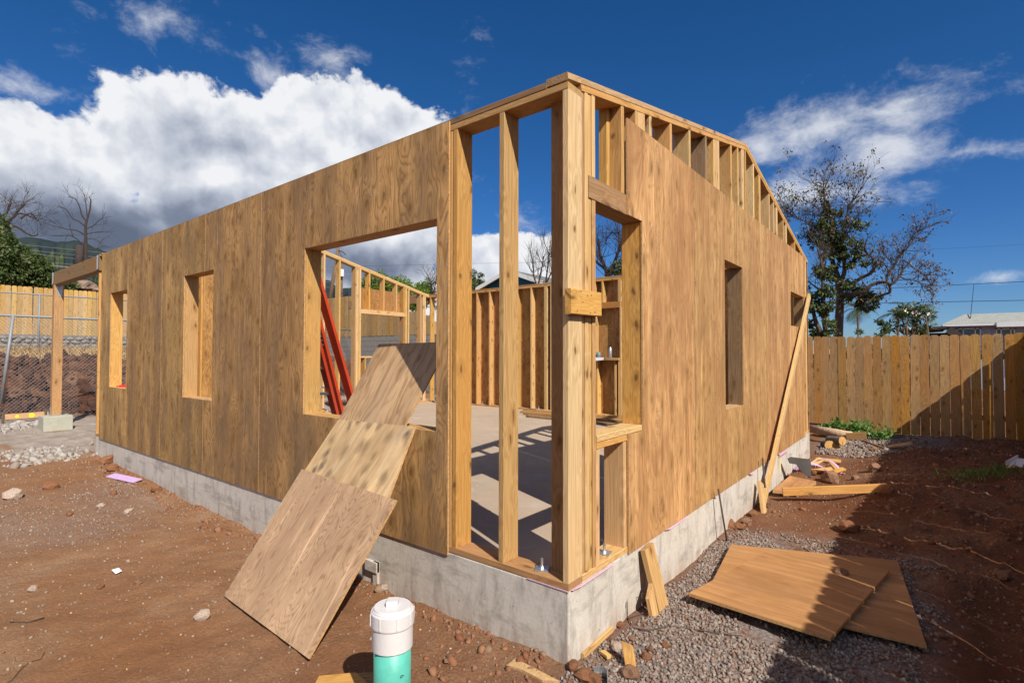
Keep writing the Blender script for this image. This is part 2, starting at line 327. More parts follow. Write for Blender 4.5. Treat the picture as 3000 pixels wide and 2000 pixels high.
def rockmat(name, c1, c2, c3, s=9):
    G = mat(name); t = G.new('ShaderNodeTexCoord').outputs['Object']
    a = G.noise(t, s, 7, .68); b = G.noise(t, s*4, 4, .6)
    c = G.mix(G.mr(a, .35, .65), c1, c2); c = G.mix(G.mr(b, .5, .75, 0, .6), c, c3)
    G.put(G.b.inputs['Base Color'], c); G.b.inputs['Roughness'].default_value = .92; G.b.inputs['Specular IOR Level'].default_value = .15
    bump(G, G.m('ADD', a, G.m('MULTIPLY', b, .4)), .7, .012); return G.m_
M['clod'] = rockmat('red_clod', (.20, .085, .04), (.29, .14, .075), (.12, .05, .025))
M['rock'] = rockmat('brown_rock', (.24, .12, .07), (.30, .18, .115), (.15, .09, .06))
M['rockw'] = rockmat('whitish_rock', (.55, .48, .42), (.30, .17, .10), (.6, .55, .5))
M['boulder'] = rockmat('boulder_rock', (.22, .15, .11), (.28, .2, .15), (.1, .07, .06), 1.5)
def stonemix(name, cols):
    G = mat(name); t = G.new('ShaderNodeTexCoord').outputs['Object']
    at_ = G.new('ShaderNodeAttribute'); at_.attribute_name = 'tone'
    c = G.ramp(at_.outputs['Fac'], [(i/(len(cols)-1), k) for i, k in enumerate(cols)])
    c = G.mix(G.mr(G.noise(t, 60, 3, .6), .35, .7, 0, .35), c, (.12, .09, .075))
    G.put(G.b.inputs['Base Color'], c); G.b.inputs['Roughness'].default_value = .9; G.b.inputs['Specular IOR Level'].default_value = .15
    bump(G, G.noise(t, 120, 2), .4, .003); return G.m_
M['gravel'] = stonemix('grey_gravel', [(.14, .11, .095), (.24, .195, .17), (.34, .295, .26), (.20, .11, .07), (.29, .25, .22)])
M['pebble'] = stonemix('mixed_pebbles', [(.17, .085, .05), (.24, .14, .09), (.30, .235, .18), (.20, .15, .125), (.38, .29, .21)])
M['clodmix'] = stonemix('red_clods', [(.17, .065, .03), (.24, .10, .05), (.29, .14, .075), (.22, .10, .055), (.26, .17, .11)])
M['rubble'] = stonemix('concrete_rubble', [(.32, .30, .28), (.42, .40, .37), (.30, .24, .20), (.44, .42, .39), (.26, .19, .15)])
M['bankclod'] = stonemix('bank_clods', [(.04, .016, .01), (.075, .03, .016), (.12, .05, .026), (.055, .022, .013), (.09, .04, .024)])  # bank soil tones, shadows of the rough bank put into the colour
M['cmu'] = rockmat('grey_block', (.22, .205, .185), (.28, .265, .24), (.16, .15, .14), 5)
M['mortar'] = plain('mortar', (.17, .155, .14), .95)
M['stone'] = rockmat('grey_wall_stone', (.20, .18, .165), (.33, .3, .27), (.13, .11, .1), 4)
M['pierblock'] = rockmat('green_grey_pier', (.36, .36, .29), (.42, .41, .34), (.3, .3, .25), 8)
M['galv'] = plain('galvanised_steel', (.52, .55, .58), .42, .85, .12, 30)
M['galvpipe'] = plain('galvanised_pipe', (.24, .25, .27), .6, .3, .1, 10)
M['rust'] = plain('rusty_iron', (.10, .075, .06), .8, .3, .4, 60)
M['wire'] = plain('black_cable', (.02, .022, .03), .6)
M['white'] = plain('white_plastic', (.62, .60, .60), .35, 0, .03, 12, .5)
M['teal'] = plain('teal_pipe_plastic', (.09, .42, .34), .45, 0, .16, 14, .45)
M['ink'] = plain('dark_ink', (.03, .06, .06), .6)
M['ladder'] = plain('orange_red_fibreglass', (.55, .06, .022), .4, 0, .08, 5, .5)
M['label'] = plain('black_label', (.02, .03, .05), .5)
M['labelw'] = plain('pale_pictogram', (.5, .55, .6), .5)
M['alu'] = plain('aluminium', (.5, .5, .5), .35, .9)
M['redp'] = plain('red_plastic', (.6, .03, .03), .4)
M['pink'] = plain('pink_sill_foam', (.55, .36, .44), .8, 0, .1, 40)
M['lilac'] = plain('lilac_foam', (.50, .34, .56), .8, 0, .1, 40)
M['yellow'] = plain('yellow_paint', (.9, .75, .03), .6)
M['orange'] = plain('orange_cap', (.85, .25, .04), .5)
M['paper'] = plain('white_paper', (.75, .75, .78), .8, 0, .04)
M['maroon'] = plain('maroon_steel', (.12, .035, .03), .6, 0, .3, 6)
M['darkgrey'] = plain('dark_grey_board', (.07, .065, .06), .7, 0, .2)
M['black'] = plain('shadow_black', (.01, .01, .01), .9)
def bark(name, c1, c2):
    G = mat(name); t = G.new('ShaderNodeTexCoord').outputs['Object']
    a = G.noise(G.v('MULTIPLY', t, (9, 9, 2)), 1.5, 6, .65)
    G.put(G.b.inputs['Base Color'], G.mix(G.mr(a, .3, .7), c1, c2)); G.b.inputs['Roughness'].default_value = .9
    bump(G, a, .6, .03); return G.m_
M['bark'] = bark('tree_bark', (.055, .038, .028), (.13, .09, .065))
M['barkgrey'] = bark('pale_bark', (.12, .09, .07), (.22, .17, .13))
M['barkdead'] = bark('dead_bark', (.03, .02, .018), (.055, .036, .03))
M['polewood'] = bark('pole_wood', (.11, .07, .045), (.17, .115, .075))
M['logbark'] = bark('peeled_log', (.42, .27, .16), (.58, .42, .28))
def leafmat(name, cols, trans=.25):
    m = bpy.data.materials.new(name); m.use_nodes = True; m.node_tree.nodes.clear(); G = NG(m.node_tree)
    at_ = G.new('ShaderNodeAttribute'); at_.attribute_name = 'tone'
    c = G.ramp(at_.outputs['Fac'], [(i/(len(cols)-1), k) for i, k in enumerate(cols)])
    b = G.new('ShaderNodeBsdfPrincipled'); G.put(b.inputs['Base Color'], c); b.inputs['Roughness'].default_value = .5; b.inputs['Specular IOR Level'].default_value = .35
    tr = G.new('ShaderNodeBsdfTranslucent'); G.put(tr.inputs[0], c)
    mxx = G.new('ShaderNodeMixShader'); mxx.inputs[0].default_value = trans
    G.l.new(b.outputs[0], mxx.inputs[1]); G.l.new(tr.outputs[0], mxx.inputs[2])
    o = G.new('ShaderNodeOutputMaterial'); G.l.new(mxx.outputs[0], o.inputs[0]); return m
M['leaf'] = leafmat('green_leaves', [(.02, .035, .01), (.05, .08, .018), (.085, .12, .03), (.15, .16, .06)])
M['leafdark'] = leafmat('dark_ivy_leaves', [(.03, .045, .015), (.065, .09, .025), (.10, .125, .04), (.17, .18, .09)])
M['leafbright'] = leafmat('bright_mango_leaves', [(.05, .10, .012), (.11, .19, .02), (.18, .27, .04), (.24, .28, .07)])
M['leafbrown'] = leafmat('dry_brown_leaves', [(.09, .05, .03), (.15, .09, .05), (.2, .13, .08)])
M['weed'] = leafmat('weed_leaves', [(.06, .13, .02), (.12, .24, .05), (.2, .33, .09)])
M['flower'] = plain('white_flowers', (.8, .78, .65), .6)
M['drygrass'] = leafmat('dry_grass', [(.42, .28, .12), (.55, .4, .2), (.3, .19, .09)])
M['roofgrey'] = None
def shingle(name, c1, c2):
    G = mat(name); t = G.new('ShaderNodeTexCoord').outputs['Object']
    br = G.new('ShaderNodeTexBrick'); G.put(br.inputs['Vector'], t); br.inputs['Scale'].default_value = 2.2
    br.inputs['Color1'].default_value = c1+(1,); br.inputs['Color2'].default_value = c2+(1,); br.inputs['Mortar'].default_value = tuple(a*.6 for a in c1)+(1,)
    br.inputs['Mortar Size'].default_value = .03
    G.put(G.b.inputs['Base Color'], G.mix(G.mr(G.noise(t, 3, 5), .3, .7, 0, .4), br.outputs[0], c2)); G.b.inputs['Roughness'].default_value = .9; return G.m_
M['shingle'] = shingle('grey_shingles', (.26, .27, .25), (.38, .385, .35))
M['shingle_d'] = shingle('dark_shingles', (.11, .12, .12), (.17, .18, .16))
M['siding'] = plain('grey_siding', (.34, .38, .47), .8, 0, .05, 2)
M['trim'] = plain('white_trim', (.7, .7, .7), .6, 0, .03)
M['bluewall'] = plain('blue_wall', (.01, .10, .20), .7, 0, .1, 3)
M['brownroof'] = plain('brown_metal_roof', (.06, .045, .04), .7)
def glass():
    G = mat('window_glass'); G.b.inputs['Base Color'].default_value = (.05, .09, .1, 1); G.b.inputs['Roughness'].default_value = .08; return G.m_
M['glass'] = glass()
M['curtain'] = plain('green_grey_curtain', (.14, .22, .24), .6)
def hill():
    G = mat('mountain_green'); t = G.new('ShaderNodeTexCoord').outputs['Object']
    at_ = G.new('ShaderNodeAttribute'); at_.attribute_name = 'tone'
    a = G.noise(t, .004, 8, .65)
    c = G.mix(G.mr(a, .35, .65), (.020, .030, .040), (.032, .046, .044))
    c = G.mix(G.m('MULTIPLY', at_.outputs['Fac'], G.mr(G.noise(t, .009, 7, .65), .46, .58)), c, (.075, .098, .04))  # sunlit patch on the slope, painted into its colour
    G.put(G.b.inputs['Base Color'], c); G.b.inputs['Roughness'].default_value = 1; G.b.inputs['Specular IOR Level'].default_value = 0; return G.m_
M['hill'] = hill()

# ------------------------------------------------------------ mesh helpers
def link(name, me, m, parent=None, mw=None, **kw):
    o = bpy.data.objects.new(name, me); col.objects.link(o)
    if m is not None and me is not None and not me.materials: me.materials.append(m)
    if parent is not None: o.parent = parent
    if mw is not None: o.matrix_local = mw
    for k, v in kw.items(): o[k] = v
    return o
def thing(name, label, cat, loc=(0, 0, 0), group=None):
    o = bpy.data.objects.new(name, None); col.objects.link(o); o.location = loc; o.empty_display_size = .1
    o['label'] = label; o['category'] = cat
    if group: o['group'] = group
    return o
def tag(o, label, cat, group=None):
    o['label'] = label; o['category'] = cat
    if group: o['group'] = group
    return o
class MB:
    def __init__(s): s.v = []; s.f = []; s.tone = []
    def add(s, V, F, tone=None):
        n = len(s.v); s.v += [tuple(p) for p in V]; s.f += [tuple(i+n for i in q) for q in F]
        if tone is not None: s.tone += [tone]*len(V)
        return s
    def box(s, a, b, mw=None):
        V = [Vector((x, y, z)) for z in (a[2], b[2]) for y in (a[1], b[1]) for x in (a[0], b[0])]
        if mw is not None: V = [mw@p for p in V]
        return s.add(V, [(0, 2, 3, 1), (4, 5, 7, 6), (0, 1, 5, 4), (2, 6, 7, 3), (0, 4, 6, 2), (1, 3, 7, 5)])
    def poly(s, pts, h, mw=None):           # outline in local XZ, thickness along Y (0..h)
        n = len(pts)
        V = [Vector((x, 0, z)) for x, z in pts]+[Vector((x, h, z)) for x, z in pts]
        if mw is not None: V = [mw@p for p in V]
        return s.add(V, [tuple(range(n)), tuple(range(2*n-1, n-1, -1))]+[((i+1) % n, i, i+n, (i+1) % n+n) for i in range(n)])
    def tube(s, P, Rr, n=8, cap=True, tone=None):
        P = [Vector(p) for p in P]; V = []; F = []
        if not hasattr(Rr, '__len__'): Rr = [Rr]*len(P)
        t = (P[1]-P[0]).normalized(); a = t.orthogonal().normalized()
        for i, p in enumerate(P):
            t = (P[min(i+1, len(P)-1)]-P[max(i-1, 0)]).normalized()
            a = (a-t*a.dot(t)); a = a.normalized() if a.length > 1e-6 else t.orthogonal().normalized()
            b = t.cross(a)
            for k in range(n):
                an = 2*math.pi*k/n; V.append(p+(a*math.cos(an)+b*math.sin(an))*Rr[i])
        for i in range(len(P)-1):
            for k in range(n):
                F.append((i*n+k, i*n+(k+1) % n, (i+1)*n+(k+1) % n, (i+1)*n+k))
        if cap: F.append(tuple(range(n-1, -1, -1))); F.append(tuple((len(P)-1)*n+k for k in range(n)))
        return s.add(V, F, tone)
    def lathe(s, prof, n=32, mw=None):
        V = []; F = []
        for r, z in prof:
            for k in range(n):
                an = 2*math.pi*k/n; p = Vector((r*math.cos(an), r*math.sin(an), z)); V.append(mw@p if mw is not None else p)
        for i in range(len(prof)-1):
            for k in range(n): F.append((i*n+k, i*n+(k+1) % n, (i+1)*n+(k+1) % n, (i+1)*n+k))
        F.append(tuple(range(n-1, -1, -1))); F.append(tuple((len(prof)-1)*n+k for k in range(n)))
        return s.add(V, F)
    def mesh(s, name, smooth=False):
        me = bpy.data.meshes.new(name); me.from_pydata(s.v, [], s.f); me.update()
        if s.tone and len(s.tone) == len(s.v):
            a = me.attributes.new('tone', 'FLOAT', 'POINT'); a.data.foreach_set('value', s.tone)
        if smooth: me.polygons.foreach_set('use_smooth', [True]*len(me.polygons))
        return me
def fastmesh(name, V, F, tone=None, smooth=False, k=3):
    me = bpy.data.meshes.new(name); V = np.asarray(V, dtype=np.float32); F = np.asarray(F, dtype=np.int32)
    me.vertices.add(len(V)); me.vertices.foreach_set('co', V.ravel())
    me.loops.add(F.size); me.loops.foreach_set('vertex_index', F.ravel())
    me.polygons.add(len(F)); me.polygons.foreach_set('loop_start', np.arange(0, F.size, F.shape[1], dtype=np.int32))
    if smooth: me.polygons.foreach_set('use_smooth', np.ones(len(F), dtype=bool))
    me.update(calc_edges=True)
    if tone is not None:
        a = me.attributes.new('tone', 'FLOAT', 'POINT'); a.data.foreach_set('value', np.asarray(tone, dtype=np.float32))
    return me
def frame(o, x, y, z):
    return Matrix(((x[0], y[0], z[0], o[0]), (x[1], y[1], z[1], o[1]), (x[2], y[2], z[2], o[2]), (0, 0, 0, 1)))
_pc = {}
def prism(w, t, l, bev=.003, e0=0, e1=0):
    """timber: local Z is its length; e0/e1 tilt the ends (rise over the thickness direction X)"""
    k = (round(w, 4), round(t, 4), round(l, 3), bev, round(e0, 3), round(e1, 3))
    if k in _pc: return _pc[k]
    b = min(bev, w*.2, t*.2); X, Y = w/2, t/2
    ring = [(-X+b, -Y), (X-b, -Y), (X, -Y+b), (X, Y-b), (X-b, Y), (-X+b, Y), (-X, Y-b), (-X, -Y+b)]
    mb = MB(); V = [(x, y, 0+e0*x) for x, y in ring]+[(x, y, l+e1*x) for x, y in ring]
    mb.add(V, [tuple(range(7, -1, -1)), tuple(range(8, 16))]+[(i, (i+1) % 8, (i+1) % 8+8, i+8) for i in range(8)])
    _pc[k] = mb.mesh('timber'); return _pc[k]
def board(name, p0, p1, w, t, side, m, parent=None, bev=.003, e0=0, e1=0, **kw):
    p0 = Vector(p0); p1 = Vector(p1); z = (p1-p0); l = z.length; z.normalize()
    x = Vector(side); x = (x-z*x.dot(z)).normalized(); y = z.cross(x)
    me = prism(w, t, l, bev, e0, e1)
    o = bpy.data.objects.new(name, me); col.objects.link(o)
    if not me.materials: me.materials.append(m)
    o.material_slots[0].link = 'OBJECT'; o.material_slots[0].material = m
    if parent is not None: o.parent = parent
    o.matrix_local = frame(p0, x, y, z)
    for k, v in kw.items(): o[k] = v
    return o

# value noise for terrain and stones
_P = rng.random((256, 256))
def vnoise(x, y):
    xi = np.floor(x).astype(int); yi = np.floor(y).astype(int); u = x-xi; v = y-yi
    u = u*u*(3-2*u); v = v*v*(3-2*v); f = lambda a, b: _P[a & 255, b & 255]
    return (f(xi, yi)*(1-u)+f(xi+1, yi)*u)*(1-v)+(f(xi, yi+1)*(1-u)+f(xi+1, yi+1)*u)*v
def fbm(x, y, o=5, g_=.5):
    s = 0; a = 1; t = 0
    for i in range(o): s = s+a*vnoise(x*2**i+17*i, y*2**i+31*i); t += a; a *= g_
    return s/t
def sst(x, a, b):
    t = np.clip((x-a)/(b-a), 0, 1); return t*t*(3-2*t)
def ground_z(x, y):
    x = np.asarray(x, float); y = np.asarray(y, float)
    z = -.405+.0*x
    z = z+.12*sst(-x, 3, 8.7)+.13*sst(-x, 8.7, 11.5)
    near = 1-sst(np.hypot(x, y), 16, 40)
    wob = (fbm(x*1.1+3, y*1.1+9, 4)-.5)
    z = z+wob*.07*near
    # spoil mound in the shade on the right, furrow in front of it
    right = sst(x, .5, 1.4)*sst(y, 2.7, 4.4)*(1-sst(y, 9.2, 10.2))
    z = z+right*(.20+.12*(fbm(x*1.7, y*1.7, 4)-.5))*(1-.55*sst(x, 2.3, 3.2))
    z = z-.10*sst(x, 1.5, 1.85)*(1-sst(x, 2.1, 2.6))*sst(y, -.3, .8)*(1-sst(y, 2.2, 3.2))
    z = z+.09*np.exp(-((x-2.6)/.6)**2)*sst(y, -2, 1)
    z = z+sst(x, .9, 1.7)*sst(y, .8, 3)*(1-sst(y, 9.6, 10.2))*((fbm(x*3.1, y*3.1, 5, .62)-.5)*.20)
    # cut bank, dry-grass slope and terrace at the left
    bx = -x-14.2+1.6*(fbm(y*.6, y*.3+5, 3)-.5)
    bank = sst(bx, 0, 3.2)
    rough = (fbm(x*1.6+8, y*1.6, 5, .6)-.5)
    z = z+bank*1.22+bank*(1-sst(bx, 3.0, 4.0))*rough*.9
    z = z+sst(-x, 17.5, 23.5)*.28+sst(-x, 24.1, 24.9)*.5+sst(-x, 25.5, 30)*1.9+sst(-x, 30, 60)*2.5
    # small scale crumbs
    z = z+(fbm(x*7, y*7, 4, .6)-.5)*.034*near
    # soil banked against the foundation
    dl = np.where((x < .1) & (x > -8.6), np.exp(-np.abs(y)/.16)*(y < 0.02), 0)
    z = z+dl*.035*(fbm(x*5, y*2, 3))
    dr = np.where((y > -.1) & (y < 7.4), np.exp(-np.abs(x)/.2)*(x > -.02), 0)
    z = z+dr*.03*(fbm(y*4, x*2, 3))*sst(y, 2, 6)
    # pipe trench crumbs
    return z
def gz(x, y): return float(ground_z(np.array([x]), np.array([y]))[0])

# ------------------------------------------------------------ ground
def axis(segs):
    a = []
    for s0, s1, st in segs: a += list(np.arange(s0, s1-1e-6, st))
    a.append(segs[-1][1]); return np.array(a)
def far_axis(lo, hi, core):
    left = lo-np.cumsum(np.geomspace(1.2, 3200, 22)); right = hi+np.cumsum(np.geomspace(1.2, 3200, 22))
    return np.concatenate([left[::-1], core, right])
xs = far_axis(-26, 4.5, axis([(-26, -20, .3), (-20, -13, .09), (-13, -8.5, .12), (-8.5, -4, .05), (-4, 3.2, .026), (3.2, 4.5, .15)]))
ys = far_axis(-4, 12.5, axis([(-4, -2.2, .15), (-2.2, 2.6, .026), (2.6, 6, .05), (6, 12.5, .1)]))
X, Y = np.meshgrid(xs, ys, indexing='ij')
Z = ground_z(X, Y)
V = np.stack([X, Y, Z], -1).reshape(-1, 3); nx, ny = X.shape
I = (np.arange(nx-1)[:, None]*ny+np.arange(ny-1)[None, :]).ravel()
F = np.stack([I, I+ny, I+ny+1, I+1], -1)
gm = fastmesh('ground', V, F, smooth=True)
xf, yf = V[:, 0], V[:, 1]
gravel = np.clip(sst(xf, -.1, .25)*(1-sst(xf+.35*(fbm(xf*2, yf*2, 4)-.5), 1.2, 1.75))*(1-sst(yf+.9*(fbm(xf*1.3, yf*1.3, 4)-.5)*2, 1.9, 2.9)), 0, 1)*(yf > -1.5)
gravel = np.maximum(gravel, sst(xf, -.3, .1)*(1-sst(xf, 1.2, 2.2))*sst(yf, 7.6, 8.4)*(yf < 10.3))
def lg(x, y):       # scattered grey stone on the left dirt
    return np.clip((fbm(x*.55+40, y*.55+12, 4)-.46)*6, 0, 1)*(x < -.5)*(y < -.15)
gravel = np.maximum(gravel, .4*lg(xf, yf)*(xf > -9))
bxx = -xf-14.2
dry = sst(-xf, 17.2, 18.2)*(xf > -300)
rub = np.clip(sst(-xf, 8.0, 9.2)*(1-sst(-xf, 13.2, 14.6)), 0, 1)*(yf < 9)*np.clip((fbm(xf*.9, yf*2, 4)-.4)*6, 0, 1)
cc = np.stack([gravel, dry, rub, np.ones_like(dry)], -1).astype(np.float32)
ca_ = gm.color_attributes.new('kind', 'FLOAT_COLOR', 'POINT'); ca_.data.foreach_set('color', cc.ravel())
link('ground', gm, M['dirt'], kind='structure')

# ------------------------------------------------------------ stones as loose stuff
def ico():
    t = (1+5**.5)/2
    v = np.array([(-1, t, 0), (1, t, 0), (-1, -t, 0), (1, -t, 0), (0, -1, t), (0, 1, t), (0, -1, -t), (0, 1, -t), (t, 0, -1), (t, 0, 1), (-t, 0, -1), (-t, 0, 1)])/math.hypot(1, t)
    f = np.array([(0, 11, 5), (0, 5, 1), (0, 1, 7), (0, 7, 10), (0, 10, 11), (1, 5, 9), (5, 11, 4), (11, 10, 2), (10, 7, 6), (7, 1, 8), (3, 9, 4), (3, 4, 2), (3, 2, 6), (3, 6, 8), (3, 8, 9), (4, 9, 5), (2, 4, 11), (6, 2, 10), (8, 6, 7), (9, 8, 1)])
    return v, f
IV, IF = ico()
def rotmats(n):
    q = rng.normal(size=(n, 4)); q /= np.linalg.norm(q, axis=1)[:, None]; w, x, y, z = q.T
    return np.stack([1-2*(y*y+z*z), 2*(x*y-z*w), 2*(x*z+y*w), 2*(x*y+z*w), 1-2*(x*x+z*z), 2*(y*z-x*w), 2*(x*z-y*w), 2*(y*z+x*w), 1-2*(x*x+y*y)], -1).reshape(n, 3, 3)
def stones(name, xy, size, m, label, cat='stones', sink=.25, zoff=0, jit=.3, z=None):
    n = len(xy)
    if n == 0: return
    sc3 = size[:, None]*(1+rng.uniform(-.35, .35, (n, 3))); sc3[:, 2] *= .85
    V = IV[None]*(1+rng.uniform(-jit, jit, (n, 12, 1))); V = np.einsum('nij,nkj->nki', rotmats(n), V*sc3[:, None, :])
    zz = ground_z(xy[:, 0], xy[:, 1]) if z is None else z
    V = V+np.stack([xy[:, 0], xy[:, 1], zz+size*(.5-sink)+zoff], -1)[:, None, :]
    F = (IF[None]+np.arange(n)[:, None, None]*12).reshape(-1, 3)
    me = fastmesh(name, V.reshape(-1, 3), F, np.repeat(rng.random(n), 12))
    o = link(name, me, m, kind='stuff'); o['label'] = label; o['category'] = cat; return o
def keep(xy, p): return xy[rng.random(len(xy)) < p]
def rnd(n, x0, x1, y0, y1): return np.stack([rng.uniform(x0, x1, n), rng.uniform(y0, y1, n)], -1)
def gmask(x, y):
    a = sst(x, -.02, .1)*(1-sst(x+.45*(fbm(x*2.2, y*2.2, 4)-.5)*2, 1.2, 1.8))*(1-sst(y+1.1*(fbm(x*1.4, y*1.4, 4)-.5)*2, 1.7, 2.7))
    hole = np.clip((fbm(x*3+5, y*3+2, 4)-.52)*9, 0, 1)*np.exp(-((x-.45)/.5)**2-((y-.85)/.5)**2)
    return np.clip(a-hole*1.2-.55*np.clip((fbm(x*4+1, y*4+7, 4)-.5)*7, 0, 1), 0, 1)
xy = rnd(30000, .01, 2.0, -.7, 3.2); xy = keep(xy, gmask(xy[:, 0], xy[:, 1])); xy = xy[~((xy[:, 0] < .0))]
stones('gravel', xy, rng.uniform(.0065, .0125, len(xy)), M['gravel'], 'grey crushed stone beside the right foundation', 'gravel', .1)
xy = rnd(5000, .02, 2.2, 7.6, 10.2); xy = keep(xy, np.exp(-((xy[:, 0]-.3)/.8)**2)*.9)
stones('gravel', xy, rng.uniform(.014, .026, len(xy)), M['gravel'], 'grey crushed stone patch beyond the house end by the back fence', 'gravel', .1)
xy = rnd(26000, -8, 1.2, -2.6, -.02); d = np.hypot(xy[:, 0]-CAM[0], xy[:, 1]-CAM[1]); xy = keep(xy, np.clip(.11+.35*lg(xy[:, 0], xy[:, 1]), 0, 1)*np.clip(d/3, .5, 1))
stones('pebbles', xy, rng.uniform(.003, .0085, len(xy))*(1+.08*np.hypot(xy[:, 0], xy[:, 1])), M['pebble'], 'small pebbles scattered over the red dirt left of the house', 'pebbles', .3)
xy = np.concatenate([rnd(2600, 0, 2.7, 2.0, 10), rnd(900, 1.2, 2.8, -.5, 3)])
stones('pebbles', xy, rng.uniform(.004, .012, len(xy)), M['pebble'], 'small pebbles scattered over the red dirt right of the house', 'pebbles', .3)
# soil clods: along both foundations, on the mound, round the corner
a = rnd(2200, -8.6, -.1, -.32, -.01); a = keep(a, np.exp(a[:, 1]/.12)); b = rnd(320, .0, .5, 2.6, 7.2); b = keep(b, np.exp(-b[:, 0]/.16)); c_ = rnd(260, -.7, .3, -.5, -.0); e_ = rnd(420, .2, 2.7, 3.2, 9.6); h_ = rnd(160, -7, 0, -2.5, -.3)
xy = np.concatenate([a, b, keep(c_, .35), keep(e_, .6), keep(h_, .25), keep(rnd(3200, .9, 2.8, 1.5, 10), .8)]); xy = xy[~((xy[:, 0] < 0) & (xy[:, 1] > 0))]
stones('dirt_clods', xy, np.clip(rng.lognormal(-4.55, .5, len(xy)), .005, .04), M['clodmix'], 'crumbly red soil clods along the foundation and over the mound', 'soil clods', .4, jit=.5)
xy = rnd(3600, -12.8, -8.2, -3, .35); xy = keep(xy, np.clip(np.exp(-((xy[:, 1]+.55-.0*(xy[:, 0]))/.38)**2)*1.1*(xy[:, 0] > -9.6)+np.exp(-((xy[:, 0]+12.1)/.6)**2), 0, 1))
stones('concrete_rubble', xy, np.clip(rng.lognormal(-3.75, .5, len(xy)), .01, .07), M['rubble'], 'pale broken concrete rubble on the dirt by the porch footing', 'rubble', .4, jit=.48)
xy = rnd(4200, -17.6, -14, -4, 10)
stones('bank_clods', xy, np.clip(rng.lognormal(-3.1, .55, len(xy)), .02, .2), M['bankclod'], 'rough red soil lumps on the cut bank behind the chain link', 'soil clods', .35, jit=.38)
# dry grass on the terrace
def blades(name, xy, h, w, m, label, cat, lean=.5, kk=1):
    n = len(xy); z = ground_z(xy[:, 0], xy[:, 1]); an = rng.uniform(0, 2*math.pi, n); b = rng.uniform(0, 2*math.pi, n); hh = h*rng.uniform(.5, 1.2, n)
    base = np.stack([xy[:, 0], xy[:, 1], z], -1); s = np.stack([np.cos(an), np.sin(an), 0*an], -1)*w/2
    tip = base+np.stack([np.cos(b)*lean*hh, np.sin(b)*lean*hh, hh], -1); mid = (base+tip)/2+np.stack([0*an, 0*an, hh*.12], -1)
    V = np.stack([base-s, base+s, mid+s*.7, mid-s*.7, tip], 1).reshape(-1, 3); o5 = np.arange(n)[:, None]*5
    F = np.concatenate([o5+[0, 1, 2], o5+[0, 2, 3], o5+[3, 2, 4]])
    o = link(name, fastmesh(name, V, F, np.repeat(rng.random(n), 5)), m, kind='stuff'); o['label'] = label; o['category'] = cat
xy = rnd(9000, -24, -17.3, -4, 12)
blades('dry_grass', xy, .22, .03, M['drygrass'], 'straw coloured dry grass on the slope under the stone wall', 'dry grass', .9)

# ------------------------------------------------------------ the house frame
H = thing('unfinished_house', 'unfinished wood framed house with plywood sheathing on a concrete foundation', 'house')
TH, ST, B, L = .038, .14, 7.2, 8.4
Wd = Vector((-.46, 7.2, 0)).normalized(); Wn = Vector((-Wd.y, Wd.x, 0))
FL = (Vector((0, 0, 0)), Vector((-1, 0, 0)), Vector((0, -1, 0)))
FR = (Vector((0, 0, 0)), Vector((0, 1, 0)), Vector((1, 0, 0)))
FN = (Vector((0, B, 0)), Vector((-1, 0, 0)), Vector((0, 1, 0)))
FW = (Vector((-L, 0, 0)), Wd, Wn)
def FP(F, s, n, z): p = F[0]+F[1]*s+F[2]*n; return Vector((p.x, p.y, z))
# foundation with its slab
mb = MB(); xw = -L-.46
ft = [(0, 0), (-L, 0), (xw, B), (0, B)]
V = [(x, y, -.6) for x, y in ft]+[(x, y, -.002) for x, y in ft]
mb.add(V, [(0, 3, 2, 1), (0, 1, 5, 4), (1, 2, 6, 5), (2, 3, 7, 6), (3, 0, 4, 7), (4, 5, 6, 7)])
fo = link('foundation', mb.mesh('foundation'), M['found'], H)
bv = fo.modifiers.new('bevel', 'BEVEL'); bv.width = .008; bv.segments = 2
mb = MB(); q = [(-.141, .141), (-L+.13, .141), (xw+.16, B-.141), (-.141, B-.141)]
mb.add([(x, y, .003) for x, y in q], [(0, 3, 2, 1)][::1]); me = mb.mesh('floor_slab'); me.flip_normals()
link('floor_slab', me, M['slab'], H)
for xx in (-2.92, -5.3):   # form joints
    mb = MB(); mb.box((xx-.003, -.0015, -.5), (xx+.003, .0, -.03)); link('form_joint', mb.mesh('form_joint'), M['mortar'], H)
mb = MB(); mb.box((-1.62, -.02, -.6), (-1.57, -.001, -.23)); mb.box((-1.70, -.03, -.30), (-1.57, -.005, -.23)); link('form_stub', mb.mesh('form_stub'), M['found'], H)

def stud(F, s, z0, z1, m='stud', name='stud', w=TH, d=ST, n0=0, e1=0):
    j = random.uniform(-.003, .0); k_ = random.uniform(-.003, .003)
    return board(name, FP(F, s+w/2, n0+j-d/2, z0), FP(F, s+w/2+k_, n0+j-d/2, z1), w, d, F[1], M[m], H, e1=e1)
def rail(F, s0, s1, z, m='plate', name='plate', h=TH, d=ST, n0=0, zz=None):
    a = FP(F, s0, n0-d/2, z+h/2); b = FP(F, s1, n0-d/2, (z if zz is None else zz)+h/2)
    return board(name, a, b, h, d, Vector((0, 0, 1)), M[m], H)
ZT = 2.667
